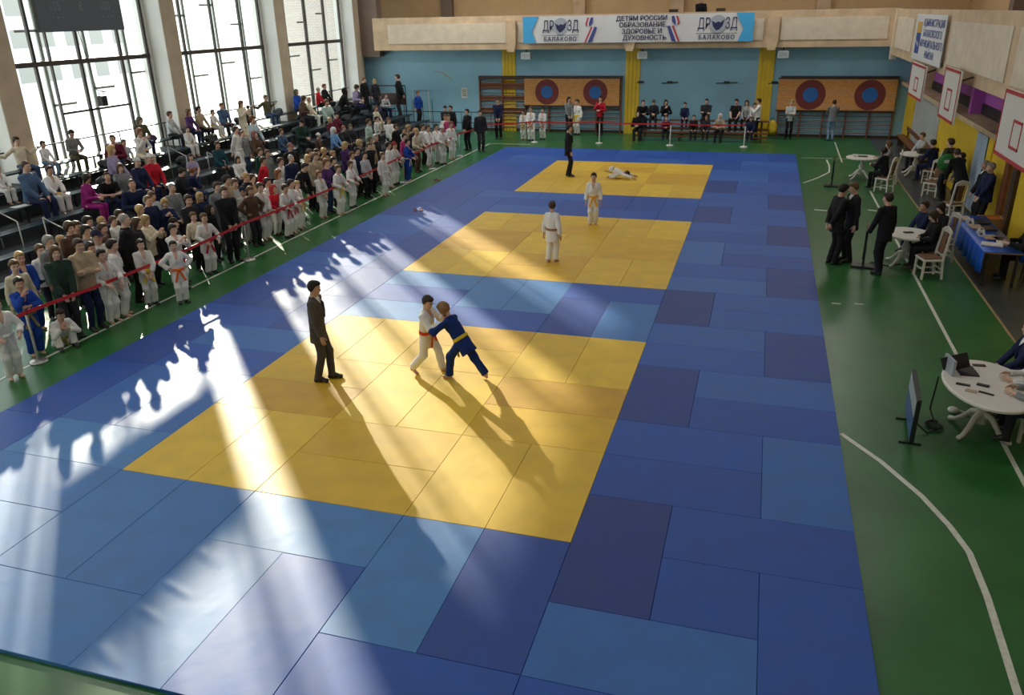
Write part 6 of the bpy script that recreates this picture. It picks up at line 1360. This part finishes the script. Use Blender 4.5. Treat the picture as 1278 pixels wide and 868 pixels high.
sit_right(11.42, 13.15, 'c', 'sit', 'J:navy:navy', 'short:d', 200, 'boy in navy suit sitting at the table behind the man in the suit', .42, 1.08); sit_right(11.72, 12.62, 'f', 'sitphone', 'J:black:black', 'bob:k', 200, 'dark haired woman at the back of the half hidden table')
sit_right(11.45, 11.70, 'f', 'sitphone', 'J:black:black', 'bob:d', 175, 'woman in black bending over beside the empty looking white chair', .475)
t = thing('stool', 'low stool under the boy in the navy suit', 'stool', (11.42, 13.18, 0)); MB().lathe((0, 0, 0), [(.17, .38), (.18, .40), (.17, .42)], 18).build('seat', 'dark_wood', t)
for k in range(3): MB().bar((.13 * math.cos(k * 2.1), .13 * math.sin(k * 2.1), 0), (.11 * math.cos(k * 2.1), .11 * math.sin(k * 2.1), .38), .03).build('leg', 'dark_wood', t)
t = thing('stool', 'low stool under the woman bending over', 'stool', (11.45, 11.73, 0)); MB().lathe((0, 0, 0), [(.17, .43), (.18, .455), (.17, .475)], 18).build('seat', 'dark_wood', t)
for k in range(3): MB().bar((.13 * math.cos(k * 2.1), .13 * math.sin(k * 2.1), 0), (.11 * math.cos(k * 2.1), .11 * math.sin(k * 2.1), .43), .03).build('leg', 'dark_wood', t)
sit_right(11.42, 20.40, 'f', 'desk', 'J:black:black', 'bob:k', 145, 'judge in black with white hair clip at the far round table'); sit_right(11.75, 21.85, 'f', 'desk', 'J:grey:dark', 'bob:b', 170, 'judge in grey shirt and dark vest at the far round table', .475)
chair(11.78, 21.85, math.radians(170 - 90), 'white chair under the judge in the grey shirt')
sit_right(13.05, 22.0, 'm', 'desk', 'J:navy:navy', 'short:k', 130, 'person in dark navy at the far bench table', .475); sit_right(13.05, 24.4, 'f', 'sit', 'J:lgrey:dark', 'short:b', 200, 'person in pale grey on the long bench behind the round table', .42)
add_person(0, 0, 'W', 1.8, 'm', 'front', 'J:olive:dark', 'short:d', 140, 'man in olive jacket standing with a green bag', GR, (12.95, 19.4, 0), 1.03)
t = thing('sports_bag', 'bright green bag carried at the back of the olive jacket man', 'bag', (12.86, 19.12, .92)); F = Field(V(-.35, -.3, -.02), V(.35, .3, .6), .02)
F.ell(V(0, 0, .25), I3, V(.24, .14, .24), .03); F.ell(V(0, -.08, .18), I3, V(.15, .09, .12), .03); F.rough(.006, 30, 2)
me = to_mesh('body', [(*F.mesh(), 0)], [MAT['bag']]); o = bpy.data.objects.new('body', me); C.objects.link(o); o.parent = t; o.color = (.02, .16, .03, 1); MB().tube([(-.12, .1, .42), (-.08, .16, .62), (.08, .16, .62), (.12, .1, .42)], .014).build('strap', 'plastic', t); MB().box((-.1, -.19, .26), (.1, -.175, .34)).build('patch', 'white_metal', t)
add_person(0, 0, 'W', 1.7, 'm', 'bow', 'J:black:black', 'short:d', 120, 'man in black leaning over the chairs, back turned', GR, (13.1, 18.1, 0), 1.0)
add_person(0, 0, 'W', 1.7, 'f', 'front', 'J:grey:dark', 'short:d', 150, 'person in grey sleeve half hidden behind the man in black', GR, (13.2, 18.85, 0), .9)
add_person(0, 0, 'W', 1.7, 'm', 'front', 'K:black:black', 'buzz:g', 170, 'bald older man in dark suit by the right wall', GR, (13.2, 16.15, 0), .98); add_person(0, 0, 'W', 1.7, 'm', 'front', 'J:navy:black', 'short:g', -170, 'older grey haired man with glasses in navy tracksuit', GR, (13.2, 15.62, 0), 1.0)
sit_right(13.18, 11.3, 'm', 'desk', 'J:black:black', 'short:d', 175, 'person in black sitting behind the blue table', .475); t = thing('stool', 'plain stool behind the blue table', 'stool', (13.18, 11.3, 0)); MB().lathe((0, 0, 0), [(.14, .44), (.15, .455), (.14, .475)], 18).build('seat', 'dark_wood', t)
for k in range(3): MB().bar((.11 * math.cos(k * 2.1), .11 * math.sin(k * 2.1), 0), (.09 * math.cos(k * 2.1), .09 * math.sin(k * 2.1), .44), .03).build('leg', 'dark_wood', t)
sit_right(11.50, 4.85, 'm', 'sit', 'K:navy:navy', 'short:k', 178, 'young man in dark suit sitting back at the oval table', .475, .95); sit_right(11.50, 4.12, 'c', 'desk', 'S:white:dark', 'short:d', 182, 'boy in white shirt leaning on the oval table', .475, 1.1)
sit_right(11.44, 3.58, 'c', 'desk', 'S:grey:dark', 'short:b', 170, 'boy in grey striped sweater at the front of the oval table', .475, 1.1)
for x, y, lb in ((11.52, 4.85, 'white chair under the young man in the dark suit'), (11.52, 4.14, 'white chair under the boy in the white shirt'), (11.46, 3.56, 'white chair under the boy in the grey sweater')): chair(x, y, math.pi / 2, lb)
